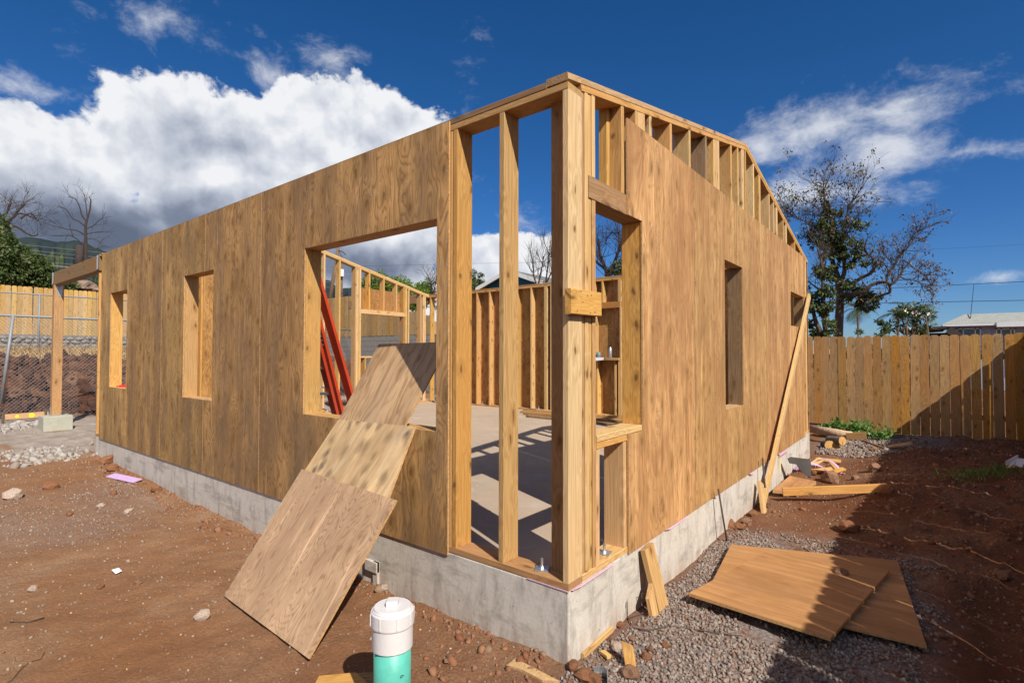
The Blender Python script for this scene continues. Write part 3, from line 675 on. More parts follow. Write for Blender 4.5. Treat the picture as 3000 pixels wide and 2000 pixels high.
# --- left wall (long eave wall)
rail(FL, 0, L-.001, 0, 'plate', 'bottom_plate')
rail(FL, 0, 8.21, ZT, 'stud', 'top_plate'); rail(FL, .14, 4.5, ZT+TH+.003, 'beam', 'top_plate', h=.036); rail(FL, 4.52, 8.3, ZT+TH+.003, 'beam', 'top_plate', h=.036)
stud(FL, 0, TH, ZT, 'stud_pale', 'corner_stud'); board('corner_stud', (-.108, .119, TH), (-.108, .119, ZT), .138, TH, (1, 0, 0), M['plate'], H); stud(FL, .442, TH, ZT); stud(FL, .822, TH, ZT); stud(FL, .865, TH, ZT)
stud(FL, .951, TH, 2.12); stud(FL, 2.576, TH, 2.12); stud(FL, 2.616, TH, ZT)
for s in (1.2, 1.6, 2.0, 2.3): stud(FL, s, TH, .705)
for s in (1.2, 1.6, 2.0, 2.4): stud(FL, s, 2.30, ZT)
rail(FL, .951, 2.656, 2.12, 'plate', 'window_header', h=.18); rail(FL, .99, 2.575, .707, 'stud', 'window_sill')
for s in (3.05, 3.46, 3.87): stud(FL, s, TH, ZT)
for a, b, s2 in ((4.325, 5.088, .76), (7.02, 7.74, .77)):
    stud(FL, a-TH-.001, TH, 2.12); stud(FL, b+.001, TH, 2.12); stud(FL, b+.042, TH, ZT); rail(FL, a-.04, b+.04, 2.12, 'plate', 'window_header', h=.14)
    rail(FL, a, b, s2-.04, 'stud', 'window_sill'); stud(FL, (a+b)/2, TH, s2-.04); stud(FL, (a+b)/2, 2.26, ZT); stud(FL, a-.08, TH, ZT)
for s in (5.5, 5.9, 6.3, 6.7): stud(FL, s, TH, ZT)
stud(FL, 8.12, TH, ZT); stud(FL, 8.20, TH, ZT+.02, 'stud_pale'); stud(FL, 8.36, TH, ZT-.2, 'stud')
# --- right wall (gable)
def rk(y): return 2.705+.2085*min(y-.13, 7.06-y+.0)     # underside of rake
PK = 3.565
def rake(F, s0, s1, z0, z1, name, m, h=TH, d=ST):
    rail(F, s0, s1, z0, m, name, h=h, d=d, zz=z1)
for F in (FR, FW):
    rail(F, .141, B-.141 if F is FR else 7.07, 0, 'stud', 'bottom_plate')
    a, b = (.141, 7.06) if F is FR else (.141, 7.06)
    for k, (mm, o0) in enumerate((('stud', 0), ('plate' if F is FW else 'stud', .0395))):
        x0 = a-(.14 if k else 0); x1 = b+(.14 if k else 0)
        rake(F, x0, PK, rk(a)+o0-(.029 if k else 0), rk(PK)+o0, 'rake_plate', mm if F is FR else 'stud_pale')
        rake(F, PK+.001, x1, rk(PK)+o0, rk(b)+o0-(.029 if k else 0), 'rake_plate', mm if F is FR else 'stud_pale')
stud(FR, .143, TH, rk(.16), 'plate', n0=-.006, w=.034); stud(FR, .181, TH, rk(.2), 'stud_pale', w=.036)
for s, n_ in ((.222, -.004), (.262, .002)): stud(FR, s, TH, 2.125, 'stud_pale' if s < .25 else 'stud', w=.036, n0=n_); stud(FR, s, 2.259, rk(s), 'stud_pale', w=.036, n0=n_)
rail(FR, .221, .945, 2.128, 'beam', 'window_header', h=.13)
rail(FR, .301, .902, .737, 'stud_pale', 'window_sill', n0=.004, d=.148); rail(FR, .301, .69, .697, 'stud', 'window_sill')
stud(FR, .301, TH, .695); stud(FR, .65, TH, .695); stud(FR, .905, TH, 2.125); stud(FR, .945, TH, rk(.96))
stud(FR, .635, 2.259, rk(.65)); stud(FR, .59, 2.259, rk(.61), 'stud', d=.06, n0=-.08)
for s in (.84, .879, .918, 1.065): stud(FR, s, 2.26, rk(s)+.003, 'stud_pale' if s != .84 else 'stud')
for s in (1.44, 1.84, 2.24, 3.0, 3.24, 3.52, 3.85, 4.1, 4.6, 4.845, 5.4, 6.18, 6.6):
    stud(FR, s, TH if not (2.7 < s < 3.35 or 5.7 < s < 6.8) else 2.26, rk(s+.02), rng.choice(['stud', 'stud_pale', 'stud', 'beam'] if s < 3 else ['stud', 'stud_pale']))
for s in (2.47, 2.51, 2.55, 2.60, 3.40, 3.44, 4.14, 4.99, 5.03, 5.56, 5.60): stud(FR, s, 2.26 if not 3.38 < s < 5.5 else TH, rk(s+.02), 'stud_pale')
for a, b, z0, z1 in ((2.72, 3.335, .725, 2.13), (5.76, 6.82, 1.642, 2.12)):
    stud(FR, a-TH-.001, TH, z1, 'stud'); stud(FR, b+.001, TH, z1, 'beam'); rail(FR, a-.04, b+.04, z1+.002, 'stud', 'window_header', h=.13)
    rail(FR, a, b, z0-.04, 'stud', 'window_sill'); stud(FR, (a+b)/2, TH, z0-.04)
stud(FR, 6.9, TH, rk(6.9)); stud(FR, 6.98, TH, rk(7.0), 'stud_pale'); stud(FR, 7.02, TH, rk(7.03), 'stud_pale')
# --- far left gable wall, seen through the openings
for s in (.16, .6, 1.0, 1.42, 1.83, 2.24, 2.64, 3.05, 3.45, 3.875, 4.265): stud(FW, s, TH, rk(s+.02), 'stud_pale' if s != 1.42 else 'stud')
for s in (4.695, 4.735, 4.775): stud(FW, s, TH, rk(s+.02), 'stud_pale' if s > 4.7 else 'stud')
stud(FW, 4.82, TH, 2.155, 'stud_pale'); stud(FW, 4.82, 2.26, rk(4.83), 'stud_pale')
rail(FW, 4.815, 6.24, 2.157, 'stud', 'window_header', h=.10)
for s in (5.085, 5.515, 5.915, 6.16, 6.20): stud(FW, s, 2.26, rk(s+.02), 'stud')
rail(FW, 4.86, 6.2, 1.15, 'stud_pale', 'window_sill')
for s in (4.98, 5.4, 5.8): stud(FW, s, TH, 1.148, 'stud')
stud(FW, 6.16, TH, 2.155, 'beam'); stud(FW, 6.24, TH, rk(6.26), 'stud_pale'); stud(FW, 6.325, TH, rk(6.34), 'stud_pale')
stud(FW, 6.75, TH, rk(6.78), 'stud'); stud(FW, 6.86, TH, rk(6.87), 'stud_pale'); stud(FW, 6.91, TH, rk(6.92), 'stud_pale')
# --- back eave wall
ZN = 2.715
LN = L+.44
rail(FN, 0, LN, 0, 'plate', 'bottom_plate'); rail(FN, 0, 4.2, ZN, 'stud', 'top_plate'); rail(FN, 4.201, LN, ZN, 'stud', 'top_plate')
rail(FN, .14, 5.3, ZN+.039, 'plate', 'top_plate'); rail(FN, 5.301, LN-.1, ZN+.039, 'plate', 'top_plate')
s = 8.64
while s > 5.1: stud(FN, s, TH, ZN, 'stud'); s -= .4064
for s in (5.02, 4.98, 4.86): stud(FN, s, TH, ZN, 'stud_pale')
for s in (4.57, 4.16, 3.79, 2.6, 2.2, 1.8, 1.4, 1.0, .6, .2): stud(FN, s, TH, ZN)
stud(FN, 3.25, 2.28, ZN); rail(FN, 3.21, 3.78, 2.16, 'plate', 'window_header', h=.12); rail(FN, 3.25, 3.78, 1.12, 'stud', 'window_sill', h=.05, d=.2, n0=.0)
stud(FN, 3.33, TH, 1.12); stud(FN, 3.25, TH, 1.12, 'stud_pale'); stud(FN, 3.21, TH, ZN, 'stud_pale'); stud(FN, 3.61, 2.28, ZN); stud(FN, 3.74, TH, 1.12, 'stud_pale')

# --- sheathing
def panel(F, s0, s1, z0, z1, m, holes=(), name='sheathing_panel', t=.012, parent=H, gap=.0035, n0=.0):
    """sheet with rectangular cut-outs; local X runs along the wall, Z is the grain"""
    if F is FR: gap = .0055
    s0 += gap; s1 -= gap
    ss = sorted({s0, s1, *[min(max(h[0], s0), s1) for h in holes], *[min(max(h[1], s0), s1) for h in holes]})
    zs = sorted({z0, z1, *[min(max(h[2], z0), z1) for h in holes], *[min(max(h[3], z0), z1) for h in holes]})
    def solid(i, j):
        if i < 0 or j < 0 or i >= len(ss)-1 or j >= len(zs)-1: return False
        a, b = (ss[i]+ss[i+1])/2, (zs[j]+zs[j+1])/2
        return not any(h[0] < a < h[1] and h[2] < b < h[3] for h in holes)
    mb = MB(); idx = {}
    def vi(i, j, k):
        if (i, j, k) not in idx: idx[(i, j, k)] = len(mb.v); mb.v.append((ss[i]-s0, k*t, zs[j]-z0))
        return idx[(i, j, k)]
    for i in range(len(ss)-1):
        for j in range(len(zs)-1):
            if not solid(i, j): continue
            mb.f.append((vi(i, j, 0), vi(i, j+1, 0), vi(i+1, j+1, 0), vi(i+1, j, 0)))
            mb.f.append((vi(i, j, 1), vi(i+1, j, 1), vi(i+1, j+1, 1), vi(i, j+1, 1)))
            if not solid(i-1, j): mb.f.append((vi(i, j, 0), vi(i, j, 1), vi(i, j+1, 1), vi(i, j+1, 0)))
            if not solid(i+1, j): mb.f.append((vi(i+1, j, 0), vi(i+1, j+1, 0), vi(i+1, j+1, 1), vi(i+1, j, 1)))
            if not solid(i, j-1): mb.f.append((vi(i, j, 0), vi(i+1, j, 0), vi(i+1, j, 1), vi(i, j, 1)))
            if not solid(i, j+1): mb.f.append((vi(i, j+1, 0), vi(i, j+1, 1), vi(i+1, j+1, 1), vi(i+1, j+1, 0)))
    me = mb.mesh(name)
    import bmesh
    bm = bmesh.new(); bm.from_mesh(me); bmesh.ops.recalc_face_normals(bm, faces=bm.faces); bm.to_mesh(me); bm.free()
    me.materials.append(m); me.materials.append(M['edge'])
    for p in me.polygons:
        if abs(p.normal.y) < .5: p.material_index = 1
    o = link(name, me, None, parent, frame(FP(F, s0, n0+.0005, z0), F[1], F[2], Vector((0, 0, 1))))
    # nail heads along the edges and in the field
    nb = MB(); w = s1-s0; h = z1-z0; xsn = [.014, w*.33, w*.66, w-.014]
    for x in xsn:
        z = .03
        while z < h:
            xx = x+random.uniform(-.005, .005); zz = z+random.uniform(-.02, .02)
            if not any(hh[0]-.01 < s0+xx < hh[1]+.01 and hh[2]-.01 < z0+zz < hh[3]+.01 for hh in holes):
                r = .0055; nb.add([(xx+r*math.cos(a), t+.0008, zz+r*math.sin(a)) for a in (0, 1.05, 2.1, 3.14, 4.19, 5.24)], [(5, 4, 3, 2, 1, 0)])
            z += .15 if x in (xsn[0], xsn[-1]) else .3
    if nb.v and F in (FL, FR): link('nail_heads', nb.mesh('nail_heads'), M['galv'], o, kind='stuff')
    return o
ZB, ZS = -.018, 2.728
wl = ((.991, 2.575, .745, 2.12), (4.325, 5.09, .755, 2.118), (7.02, 7.74, .765, 2.113))
for i in range(6): panel(FL, .880+1.2192*i, .880+1.2192*(i+1), ZB, ZS, M['plyL'], wl)
wr = ((.0, .903, .735, 2.129), (2.72, 3.333, .724, 2.131), (5.76, 6.82, 1.642, 2.12))
panel(FR, .683, 1.905, -.008, 2.748, M['plyR'], wr)
for i in range(1, 5): panel(FR, .683+1.2192*i, .683+1.2192*(i+1), -.008, 2.748, M['plyR'], wr)
for i in range(7): panel(FN, max(.0, 8.31-1.2192*(i+1)), 8.31-1.2192*i, ZB, 2.72, M['plyN'])
panel(FW, 1.2, 2.42, ZB, 2.72, M['plyN'], n0=.001); panel(FW, 4.95, 6.25, 2.17, 2.76, M['plyN'], n0=.001)
# scab block nailed over the corner post
board('nailed_block', (.0205, -.035, 1.52), (.0205, .292, 1.525), .135, .038, (0, 0, 1), M['stud'], H)
mb = MB()
for y_, z_ in ((.05, .05), (.1, .055), (.17, .04), (.21, .045), (.12, .0), (.06, -.05), (.2, -.052), (.25, -.045)):
    mb.add([(.0405, -.035+y_+.0045*math.cos(a), 1.522+z_+.0045*math.sin(a)) for a in (0, 1.05, 2.1, 3.14, 4.19, 5.24)], [(0, 1, 2, 3, 4, 5)])
link('nail_heads', mb.mesh('nail_heads'), M['rust'], H, kind='stuff')
# pink sill foam showing at places
mb = MB(); mb.poly([(-.27, -.004), (0, -.006), (.0, .0), (-.27, .0)], .12, Matrix.Translation((0, -.004, 0))); link('sill_foam', mb.mesh('sill_foam'), M['pink'], H)
for y0, y1, z0, z1 in ((.02, .5, -.006, 0), (1.28, 1.72, -.03, -.012), (3.52, 3.68, -.05, -.01), (4.9, 5.4, -.07, -.01), (2.36, 2.42, -.03, -.01)):
    mb = MB(); mb.add([(.0145, y0, z1), (.0145, y1, z1), (.018, y1-.02, (z0+z1)/2), (.019, y0+.08, (z0+z1)/2), (.004, y0, z1-.001), (.004, y1, z1-.001), (.004, y1-.02, z0), (.004, y0+.08, z0)], [(0, 3, 2, 1), (4, 5, 6, 7), (0, 1, 5, 4), (1, 2, 6, 5), (2, 3, 7, 6), (3, 0, 4, 7)])
    link('sill_foam', mb.mesh('sill_foam'), M['pink'], H)
# anchor bolt with square washer
def anchor(x, y, z, rz=.5):
    mw = Matrix.Translation((x, y, z))@Matrix.Rotation(rz, 4, 'Z')
    mb = MB(); mb.box((-.038, -.038, 0), (.038, .038, .006), mw); link('washer_plate', mb.mesh('washer_plate'), M['galv'], H)
    mb = MB(); mb.tube([mw@Vector((0, 0, .006)), mw@Vector((0, 0, .018))], .014, 6); mb.tube([mw@Vector((0, 0, .0)), mw@Vector((0, 0, .06))], .0075, 10); link('anchor_bolt', mb.mesh('anchor_bolt'), M['galv'], H)
anchor(-.22, .072, TH+.001); anchor(-.06, .5, TH+.001, .2)
for x in (-6.9, -5.25): anchor(x, B-.07, TH+.001, .1)
# hold-down brackets on studs
mb = MB(); mb.box((-.03, -.004, .05), (.03, 0, .36)); mb.box((-.03, -.06, .05), (.03, 0, .06)); mb.box((-.031, -.05, .05), (-.027, 0, .2)); mb.box((.027, -.05, .05), (.031, 0, .2))
link('hold_down', mb.mesh('hold_down'), M['galv'], H, Matrix.Translation((-8.28, 6.95, 0)))
# porch beam, post, footing at the far left, second beam behind
PX = -11.18
board('porch_beam', (-8.395, .068, 2.628), (PX-.17, .068, 2.628), .235, .13, (0, 0, 1), M['beam'], H, bev=.006)
board('porch_post', (PX+.0, .068, .11), (PX+.0, .068, 2.51), .14, .14, (1, 0, 0), M['plate'], H, bev=.006)
board('porch_beam', (-8.80, B-.07, 2.70), (-12.3, B-.07, 2.72), .235, .13, (0, 0, 1), M['beam'], H, bev=.006)
gp = gz(PX, .07)
mb = MB(); mb.box((PX-.21, -.14, gp-.1), (PX+.21, .28, .10)); o = link('post_footing', mb.mesh('post_footing'), M['pierblock'], H); bv = o.modifiers.new('bevel', 'BEVEL'); bv.width = .012; bv.segments = 2
for x in (-8.46, PX-.06):
    mb = MB(); mb.box((x-.05, -.004, 2.53), (x+.05, -.0, 2.74)); mb.box((x+.045, -.02, 2.53), (x+.05, 0, 2.74))
    for a_, b_ in ((-.02, .04), (.02, .04), (-.02, -.03), (.02, -.05), (0, .07)): mb.box((x+a_-.006, -.009, 2.63+b_-.006), (x+a_+.006, -.003, 2.63+b_+.006))
    link('strap_plate', mb.mesh('strap_plate'), M['galv'], H)
mb = MB(); mb.add([(PX+.072, .02, 2.51), (PX+.072, .12, 2.51), (PX+.072, .11, 2.3), (PX+.072, .05, 2.3)], [(0, 1, 2, 3)]); mb.add([(PX+.075, .02, 2.51), (PX+.075, .12, 2.51), (PX+.075, .11, 2.3), (PX+.075, .05, 2.3)], [(3, 2, 1, 0)])
link('strap_plate', mb.mesh('strap_plate'), M['galv'], H)
mb = MB(); mb.box((PX-.08, -.01, .10), (PX+.08, .15, .115)); mb.box((PX-.078, -.008, .1), (PX+.0, -.002, .25)); link('post_base', mb.mesh('post_base'), M['galv'], H)

# ------------------------------------------------------------ fences and walls of the lot
def picket_mesh(w, l, ear=.03, t=.016):
    mb = MB(); mb.poly([(-w/2, 0), (w/2, 0), (w/2, l-ear), (w/2-ear, l), (-w/2+ear, l), (-w/2, l-ear)], t)
    return mb.mesh('fence_board')
def fence(root, p0, p1, pitch, w, ztop, zbot, m, gapj=.0, nvar=3, wob=.006, rails=True, back=1, ear=.03):
    p0 = Vector(p0); p1 = Vector(p1); d = (p1-p0); l = d.length; d.normalize(); n = Vector((0, 0, 1)).cross(d)*-1
    N = int(l/pitch); cache = {}
    for i in range(N):
        s_ = (i+.5)*pitch; zt = ztop(s_) if callable(ztop) else ztop; zb = zbot(s_) if callable(zbot) else zbot
        ww = w-random.uniform(0, gapj); h = round(zt-zb, 2); k = (round(ww, 3), h)
        if k not in cache: cache[k] = picket_mesh(k[0], h, ear); cache[k].materials.append(m)
        o = bpy.data.objects.new('fence_board', cache[k]); col.objects.link(o); o.parent = root
        a = random.gauss(0, .004)
        x_ = Vector((d.x*math.cos(a), d.y*math.cos(a), math.sin(a))); z_ = Vector((-d.x*math.sin(a), -d.y*math.sin(a), math.cos(a))); y_ = z_.cross(x_)
        P = p0+d*s_+y_*random.uniform(-.003, .003); P.z = zt-h+random.uniform(-wob, wob)
        o.matrix_local = frame(P, x_, y_, z_)
    return d, n
BK = 10.3
F1 = thing('wooden_fence', 'golden brown dog-eared board fence behind the house at right', 'fence')
def bot1(s_): x = -6+s_; return -.20 if -.62 < x < -.17 else -.30 if x < 1.5 else -.33
fence(F1, (-6, BK, 0), (3.45, BK, 0), .1475, .1425, 1.61, bot1, M['fence'], .006, wob=.012)
for z in (.1, 1.2): board('rail', (-6, BK+.045, z), (2.84, BK+.045, z), .09, .038, (0, 0, 1), M['fence'], F1)
for x in (-5, -2.6, -.2, 2.0): board('post', (x, BK+.11, -.6), (x, BK+.11, 1.5), .09, .09, (1, 0, 0), M['fence'], F1)
F2 = thing('side_fence', 'board fence along the right lot line that throws the long shade', 'fence')
fence(F2, (2.885, -6, 0), (2.885, BK+.14, 0), .1475, .1462, 1.61, lambda s_: -.42, M['fence'], .006)
for z in (.0, 1.3): board('rail', (2.93, -6, z), (2.93, BK, z), .09, .038, (0, 0, 1), M['fence'], F2)
for i in range(7): board('post', (2.99, -5.8+i*2.5, -.6), (2.99, -5.8+i*2.5, 1.6), .09, .09, (1, 0, 0), M['fence'], F2)
F3 = thing('wooden_fence', 'yellow dog-eared board fence on the stone wall beyond the chain link at far left', 'fence')
fence(F3, (-24.5, 12, 0), (-24.5, -4.2, 0), .1462, .141, 3.70, 1.93, M['fence_old'], .004)
for z in (2.2, 3.3): board('rail', (-24.6, 12, z), (-24.6, -4.2, z), .09, .038, (0, 0, 1), M['fence_old'], F3)
F4 = thing('wooden_fence', 'tan board fence on the grey block wall, seen through the open framing', 'fence')
def top4(s_): x = -24.4+s_; return 3.58 if x < -14.1 else 2.98 if x < -13.35 else 2.78 if x < -12.7 else 2.6
fence(F4, (-24.4, BK, 0), (-11.9, BK, 0), .15, .146, top4, 1.93, M['fence_n'], .003)
for z in (2.15, 3.0): board('rail', (-24.4, BK+.06, z), (-14.1, BK+.06, z), .09, .038, (0, 0, 1), M['fence_n'], F4)
# maroon steel under the back fence
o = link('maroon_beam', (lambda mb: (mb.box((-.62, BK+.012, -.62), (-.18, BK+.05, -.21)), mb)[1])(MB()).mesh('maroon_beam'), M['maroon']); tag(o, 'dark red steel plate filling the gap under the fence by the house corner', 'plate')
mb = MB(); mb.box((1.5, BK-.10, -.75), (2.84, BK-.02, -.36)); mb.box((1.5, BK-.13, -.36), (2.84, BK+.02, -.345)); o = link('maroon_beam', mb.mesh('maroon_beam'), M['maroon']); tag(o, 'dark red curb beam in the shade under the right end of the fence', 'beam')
# grey block wall
BW = thing('block_wall', 'grey concrete block retaining wall below the tan fence', 'wall')
mb = MB(); mb.box((-24.3, BK+.02, -.6), (-11.8, BK+.19, 1.93)); link('wall_core', mb.mesh('wall_core'), M['mortar'], BW)
mb = MB(); mb.box((-.195, 0, 0), (.195, .012, .19)); bm_ = mb.mesh('block'); bm_.materials.append(M['cmu'])
cnt = 0
for r_ in range(10):
    for i in range(24):
        x = -21.2+.4*i+(.2 if r_ % 2 else 0)
        if x > -12.2: continue
        o = bpy.data.objects.new('block', bm_); col.objects.link(o); o.parent = BW
        o.location = (x, BK+.01+random.uniform(-.003, .003), 1.93-.2*(r_+1)+.005)
# grey stone wall
SW = thing('stone_wall', 'grey rough stone wall between the dry grass and the yellow fence', 'wall')
mb = MB(); mb.box((-24.75, -4.2, 1.0), (-24.42, 11.9, 1.93)); link('wall_core', mb.mesh('wall_core'), M['mortar'], SW)
def rockmesh(name, seed, sub=1, jit=.22, flat=.8):
    r_ = np.random.default_rng(seed); import bmesh
    bm = bmesh.new(); bmesh.ops.create_icosphere(bm, subdivisions=sub+1, radius=1)
    ph = r_.uniform(0, 6, 6)
    for v in bm.verts:
        c = v.co; f = 1+jit*(math.sin(c.x*2.3+ph[0])*math.cos(c.y*2.9+ph[1])+.6*math.sin(c.z*4.1+ph[2]+c.x*3)+.35*math.sin(c.y*7+ph[3])*math.cos(c.x*6+ph[4])+r_.uniform(-.18, .18))
        v.co = Vector((c.x*f, c.y*f*.85, c.z*f*flat))
    me = bpy.data.meshes.new(name); bm.to_mesh(me); bm.free(); return me
SM = [rockmesh('wall_stone', 40+i, 0, .16, .75) for i in range(6)]
for me in SM: me.materials.append(M['stone'])
for r_ in range(4):
    y = -4.0
    while y < 5.2:
        w_ = random.uniform(.17, .34)
        o = bpy.data.objects.new('wall_stone', random.choice(SM)); col.objects.link(o); o.parent = SW
        o.matrix_local = Matrix.Translation((-24.40, y+w_/2, 1.40+.145*r_+random.uniform(-.02, .02)))@Matrix.Rotation(random.uniform(-.4, .4), 4, 'X')@Matrix.Diagonal((.09, w_*.56, .1, 1))
        y += w_
# chain link
def chain(root, X, y0, y1, z0, z1, sp, r):
    mb = MB(); H_ = z1-z0; y = y0-H_
    while y < y1:
        for sgn in (0, 1):
            a = (y, z0 if not sgn else z1); b = (y+H_, z1 if not sgn else z0)
            def clip(a, b):
                (ya, za), (yb, zb) = a, b
                if ya < y0: t = (y0-ya)/(yb-ya); ya, za = y0, za+(zb-za)*t
                if yb > y1: t = (y1-a[0])/(b[0]-a[0]); yb, zb = y1, a[1]+(b[1]-a[1])*t
                return (ya, za), (yb, zb)
            a, b = clip(a, b)
            if b[0]-a[0] > .02: mb.tube([(X+(.002 if sgn else -.002), a[0], a[1]), (X+(.002 if sgn else -.002), b[0], b[1])], r, 3, False)
        y += sp
    link('wire_mesh', mb.mesh('wire_mesh'), M['galvpipe'], root, kind='stuff')
def pipe(name, pts, r, m, root, n=8):
    mb = MB(); mb.tube(pts, r, n); return link(name, mb.mesh(name, True), m, root)
C1 = thing('chain_link_fence', 'nearer grey chain link panel with a leaning pipe, behind the porch post', 'fence')
za = bp(0, 923, 'x', -13.3)[2]; 
pipe('rail', [(-13.3, -3.5, za), (-13.3, 8, za)], .024, M['galvpipe'], C1); pipe('rail', [(-13.3, -3.5, -.22), (-13.3, 8, -.22)], .024, M['galvpipe'], C1)
chain(C1, -13.3, -3.5, 8, -.22, za, .072, .0026)
a = bp(39, 925, 'x', -13.22); b = bp(3, 1180, 'x', -13.22); pipe('post', [a, b], .03, M['galvpipe'], C1)
pipe('post', [(-13.3, 4.0, -.5), (-13.3, 4.0, za)], .024, M['galvpipe'], C1)
C2 = thing('chain_link_fence', 'farther chain link fence with a thin top rail in front of the yellow boards', 'fence')
zc = bp(0, 855, 'x', -21.6)[2]; ya = bp(116, 870, 'x', -21.6)[1]
pipe('rail', [(-21.6, -4, zc), (-21.6, 10, zc)], .022, M['galvpipe'], C2); chain(C2, -21.6, -4, 10, 1.35, zc, .075, .003)
for k in range(-1, 4): pipe('post', [(-21.6, ya+k*3, 1.0), (-21.6, ya+k*3, zc-.01)], .03, M['galvpipe'], C2)

# ------------------------------------------------------------ buildings beyond
BH = thing('blue_house', 'blue gabled house with white barge boards behind the back wall', 'house')
pk = bp(1488, 789, 'y', 20); le = bp(1395, 844, 'y', 20); hw = pk[0]-le[0]; dr_ = pk[2]-le[2]; xe = pk[0]+hw
YD = 31
mb = MB(); mb.add([(le[0]+.5, 20.35, -.5), (xe-.5, 20.35, -.5), (xe-.5, 20.35, le[2]+.12), (pk[0], 20.35, pk[2]-.12), (le[0]+.5, 20.35, le[2]+.12), (le[0]+.5, YD-.4, -.5), (xe-.5, YD-.4, -.5), (xe-.5, YD-.4, le[2]+.12), (pk[0], YD-.4, pk[2]-.12), (le[0]+.5, YD-.4, le[2]+.12)],
       [(0, 1, 2, 3, 4), (9, 8, 7, 6, 5), (1, 6, 7, 2), (5, 0, 4, 9), (0, 5, 6, 1)]); link('wall', mb.mesh('wall'), M['bluewall'], BH)
for sx, m_ in ((-1, 0), (1, 1)):
    ex = pk[0]+sx*hw; mb = MB()
    mb.add([(pk[0], 19.95, pk[2]), (ex, 19.95, le[2]), (ex, YD, le[2]), (pk[0], YD, pk[2]), (pk[0], 19.95, pk[2]-.08), (ex, 19.95, le[2]-.08), (ex, YD, le[2]-.08), (pk[0], YD, pk[2]-.08)], [(0, 1, 2, 3), (7, 6, 5, 4), (0, 4, 5, 1), (1, 5, 6, 2), (3, 2, 6, 7)])
    link('roof_slope', mb.mesh('roof_slope'), M['shingle_d'], BH)
    mb = MB(); mb.add([(pk[0], 19.93, pk[2]+.02), (ex, 19.93, le[2]+.02), (ex, 19.93, le[2]-.2), (pk[0], 19.93, pk[2]-.2), (pk[0], 19.99, pk[2]+.02), (ex, 19.99, le[2]+.02), (ex, 19.99, le[2]-.2), (pk[0], 19.99, pk[2]-.2)], [(0, 1, 2, 3), (7, 6, 5, 4), (0, 4, 5, 1), (3, 2, 6, 7), (1, 5, 6, 2)])
    link('barge_board', mb.mesh('barge_board'), M['trim'], BH)
GH = thing('grey_house', 'low grey house with a hipped shingle roof behind the right fence', 'house')
YG = 30.
def gp_(px, py, y=YG): return bp(px, py, 'y', y)
e0 = gp_(2761, 949); rl = gp_(2828, 922.5, YG+3.2); rr = gp_(2903, 921, YG+3.2); er = (e0[0]+9.5, YG, e0[2])
zb0 = e0[2]; mb = MB()
mb.add([(e0[0], YG, zb0), (er[0], YG, zb0), (er[0], YG+8, zb0), (e0[0], YG+8, zb0), (rl[0], YG+3.4, rl[2]+.05), (rr[0]+2.6, YG+3.4, rl[2]+.05)], [(0, 1, 5, 4), (1, 2, 5), (2, 3, 4, 5), (3, 0, 4), (3, 2, 1, 0)])
link('roof', mb.mesh('roof'), M['shingle'], GH)
mb = MB(); mb.box((e0[0], YG-.06, zb0-.12), (e0[0]+1.9, YG, zb0-.01)); mb.box((e0[0]+1.9, YG-.1, zb0-.2), (er[0], YG-.0, zb0+.02)); link('fascia', mb.mesh('fascia'), M['trim'], GH)
xw0 = gp_(2787, 960)[0]; mb = MB(); mb.box((xw0, YG+.5, -.5), (er[0]-.5, YG+7.5, zb0-.005)); link('wall', mb.mesh('wall'), M['siding'], GH)
mb = MB()
for i in range(26): x = xw0+.12+i*.22; mb.box((x, YG+.485, .2), (x+.02, YG+.5, zb0-.1))
link('siding_battens', mb.mesh('siding_battens'), M['siding'], GH, kind='stuff')
for a_, b_ in ((2802, 2874), (2917, 2974)):
    A = gp_(a_, 962, YG+.45); Bq = gp_(b_, 962, YG+.45); w_ = Bq[0]-A[0]; z1 = A[2]; z0 = z1-1.1
    f = MB(); t_ = .05
    for q0, q1 in (((0, 0), (w_, t_)), ((0, 1.1-t_), (w_, 1.1)), ((0, 0), (t_, 1.1)), ((w_-t_, 0), (w_, 1.1)), ((w_*.25, 0), (w_*.25+t_, 1.1)), ((w_*.74, 0), (w_*.74+t_, 1.1))):
        f.box((A[0]+q0[0], YG+.44, z0+q0[1]), (A[0]+q1[0], YG+.48, z0+q1[1]))
    wf = link('window', f.mesh('window'), M['trim'], GH)
    for u0, u1, mm in ((0, .25, 'glass'), (.27, .74, 'curtain'), (.76, 1, 'glass')):
        f = MB(); f.box((A[0]+w_*u0+.02, YG+.46, z0+.04), (A[0]+w_*u1-.02, YG+.49, z1-.04)); link('pane', f.mesh('pane'), M[mm], wf)
a0 = gp_(2634, 964, YG-1); mb = MB()
mb.add([(a0[0], YG-2, a0[2]-.02), (e0[0]+.1, YG-2, e0[2]-.18), (e0[0]+.1, YG+5, e0[2]-.1), (a0[0], YG+5, a0[2]), (a0[0], YG-2, a0[2]-.12), (e0[0]+.1, YG-2, e0[2]-.28), (e0[0]+.1, YG+5, e0[2]-.2), (a0[0], YG+5, a0[2]-.1)], [(0, 1, 2, 3), (7, 6, 5, 4), (0, 4, 5, 1), (1, 5, 6, 2), (3, 7, 4, 0)])
link('carport_roof', mb.mesh('carport_roof'), M['brownroof'], GH)
mb = MB(); mb.box((a0[0]+.3, YG+4, -.5), (e0[0]+1.2, YG+4.2, e0[2]-.3)); link('carport_wall', mb.mesh('carport_wall'), M['brownroof'], GH)
board('awning', (e0[0]+.2, YG-.3, e0[2]-.3), (e0[0]+1.25, YG-.3, e0[2]-1.2), .3, .6, (1, 0, 0), M['brownroof'], GH)

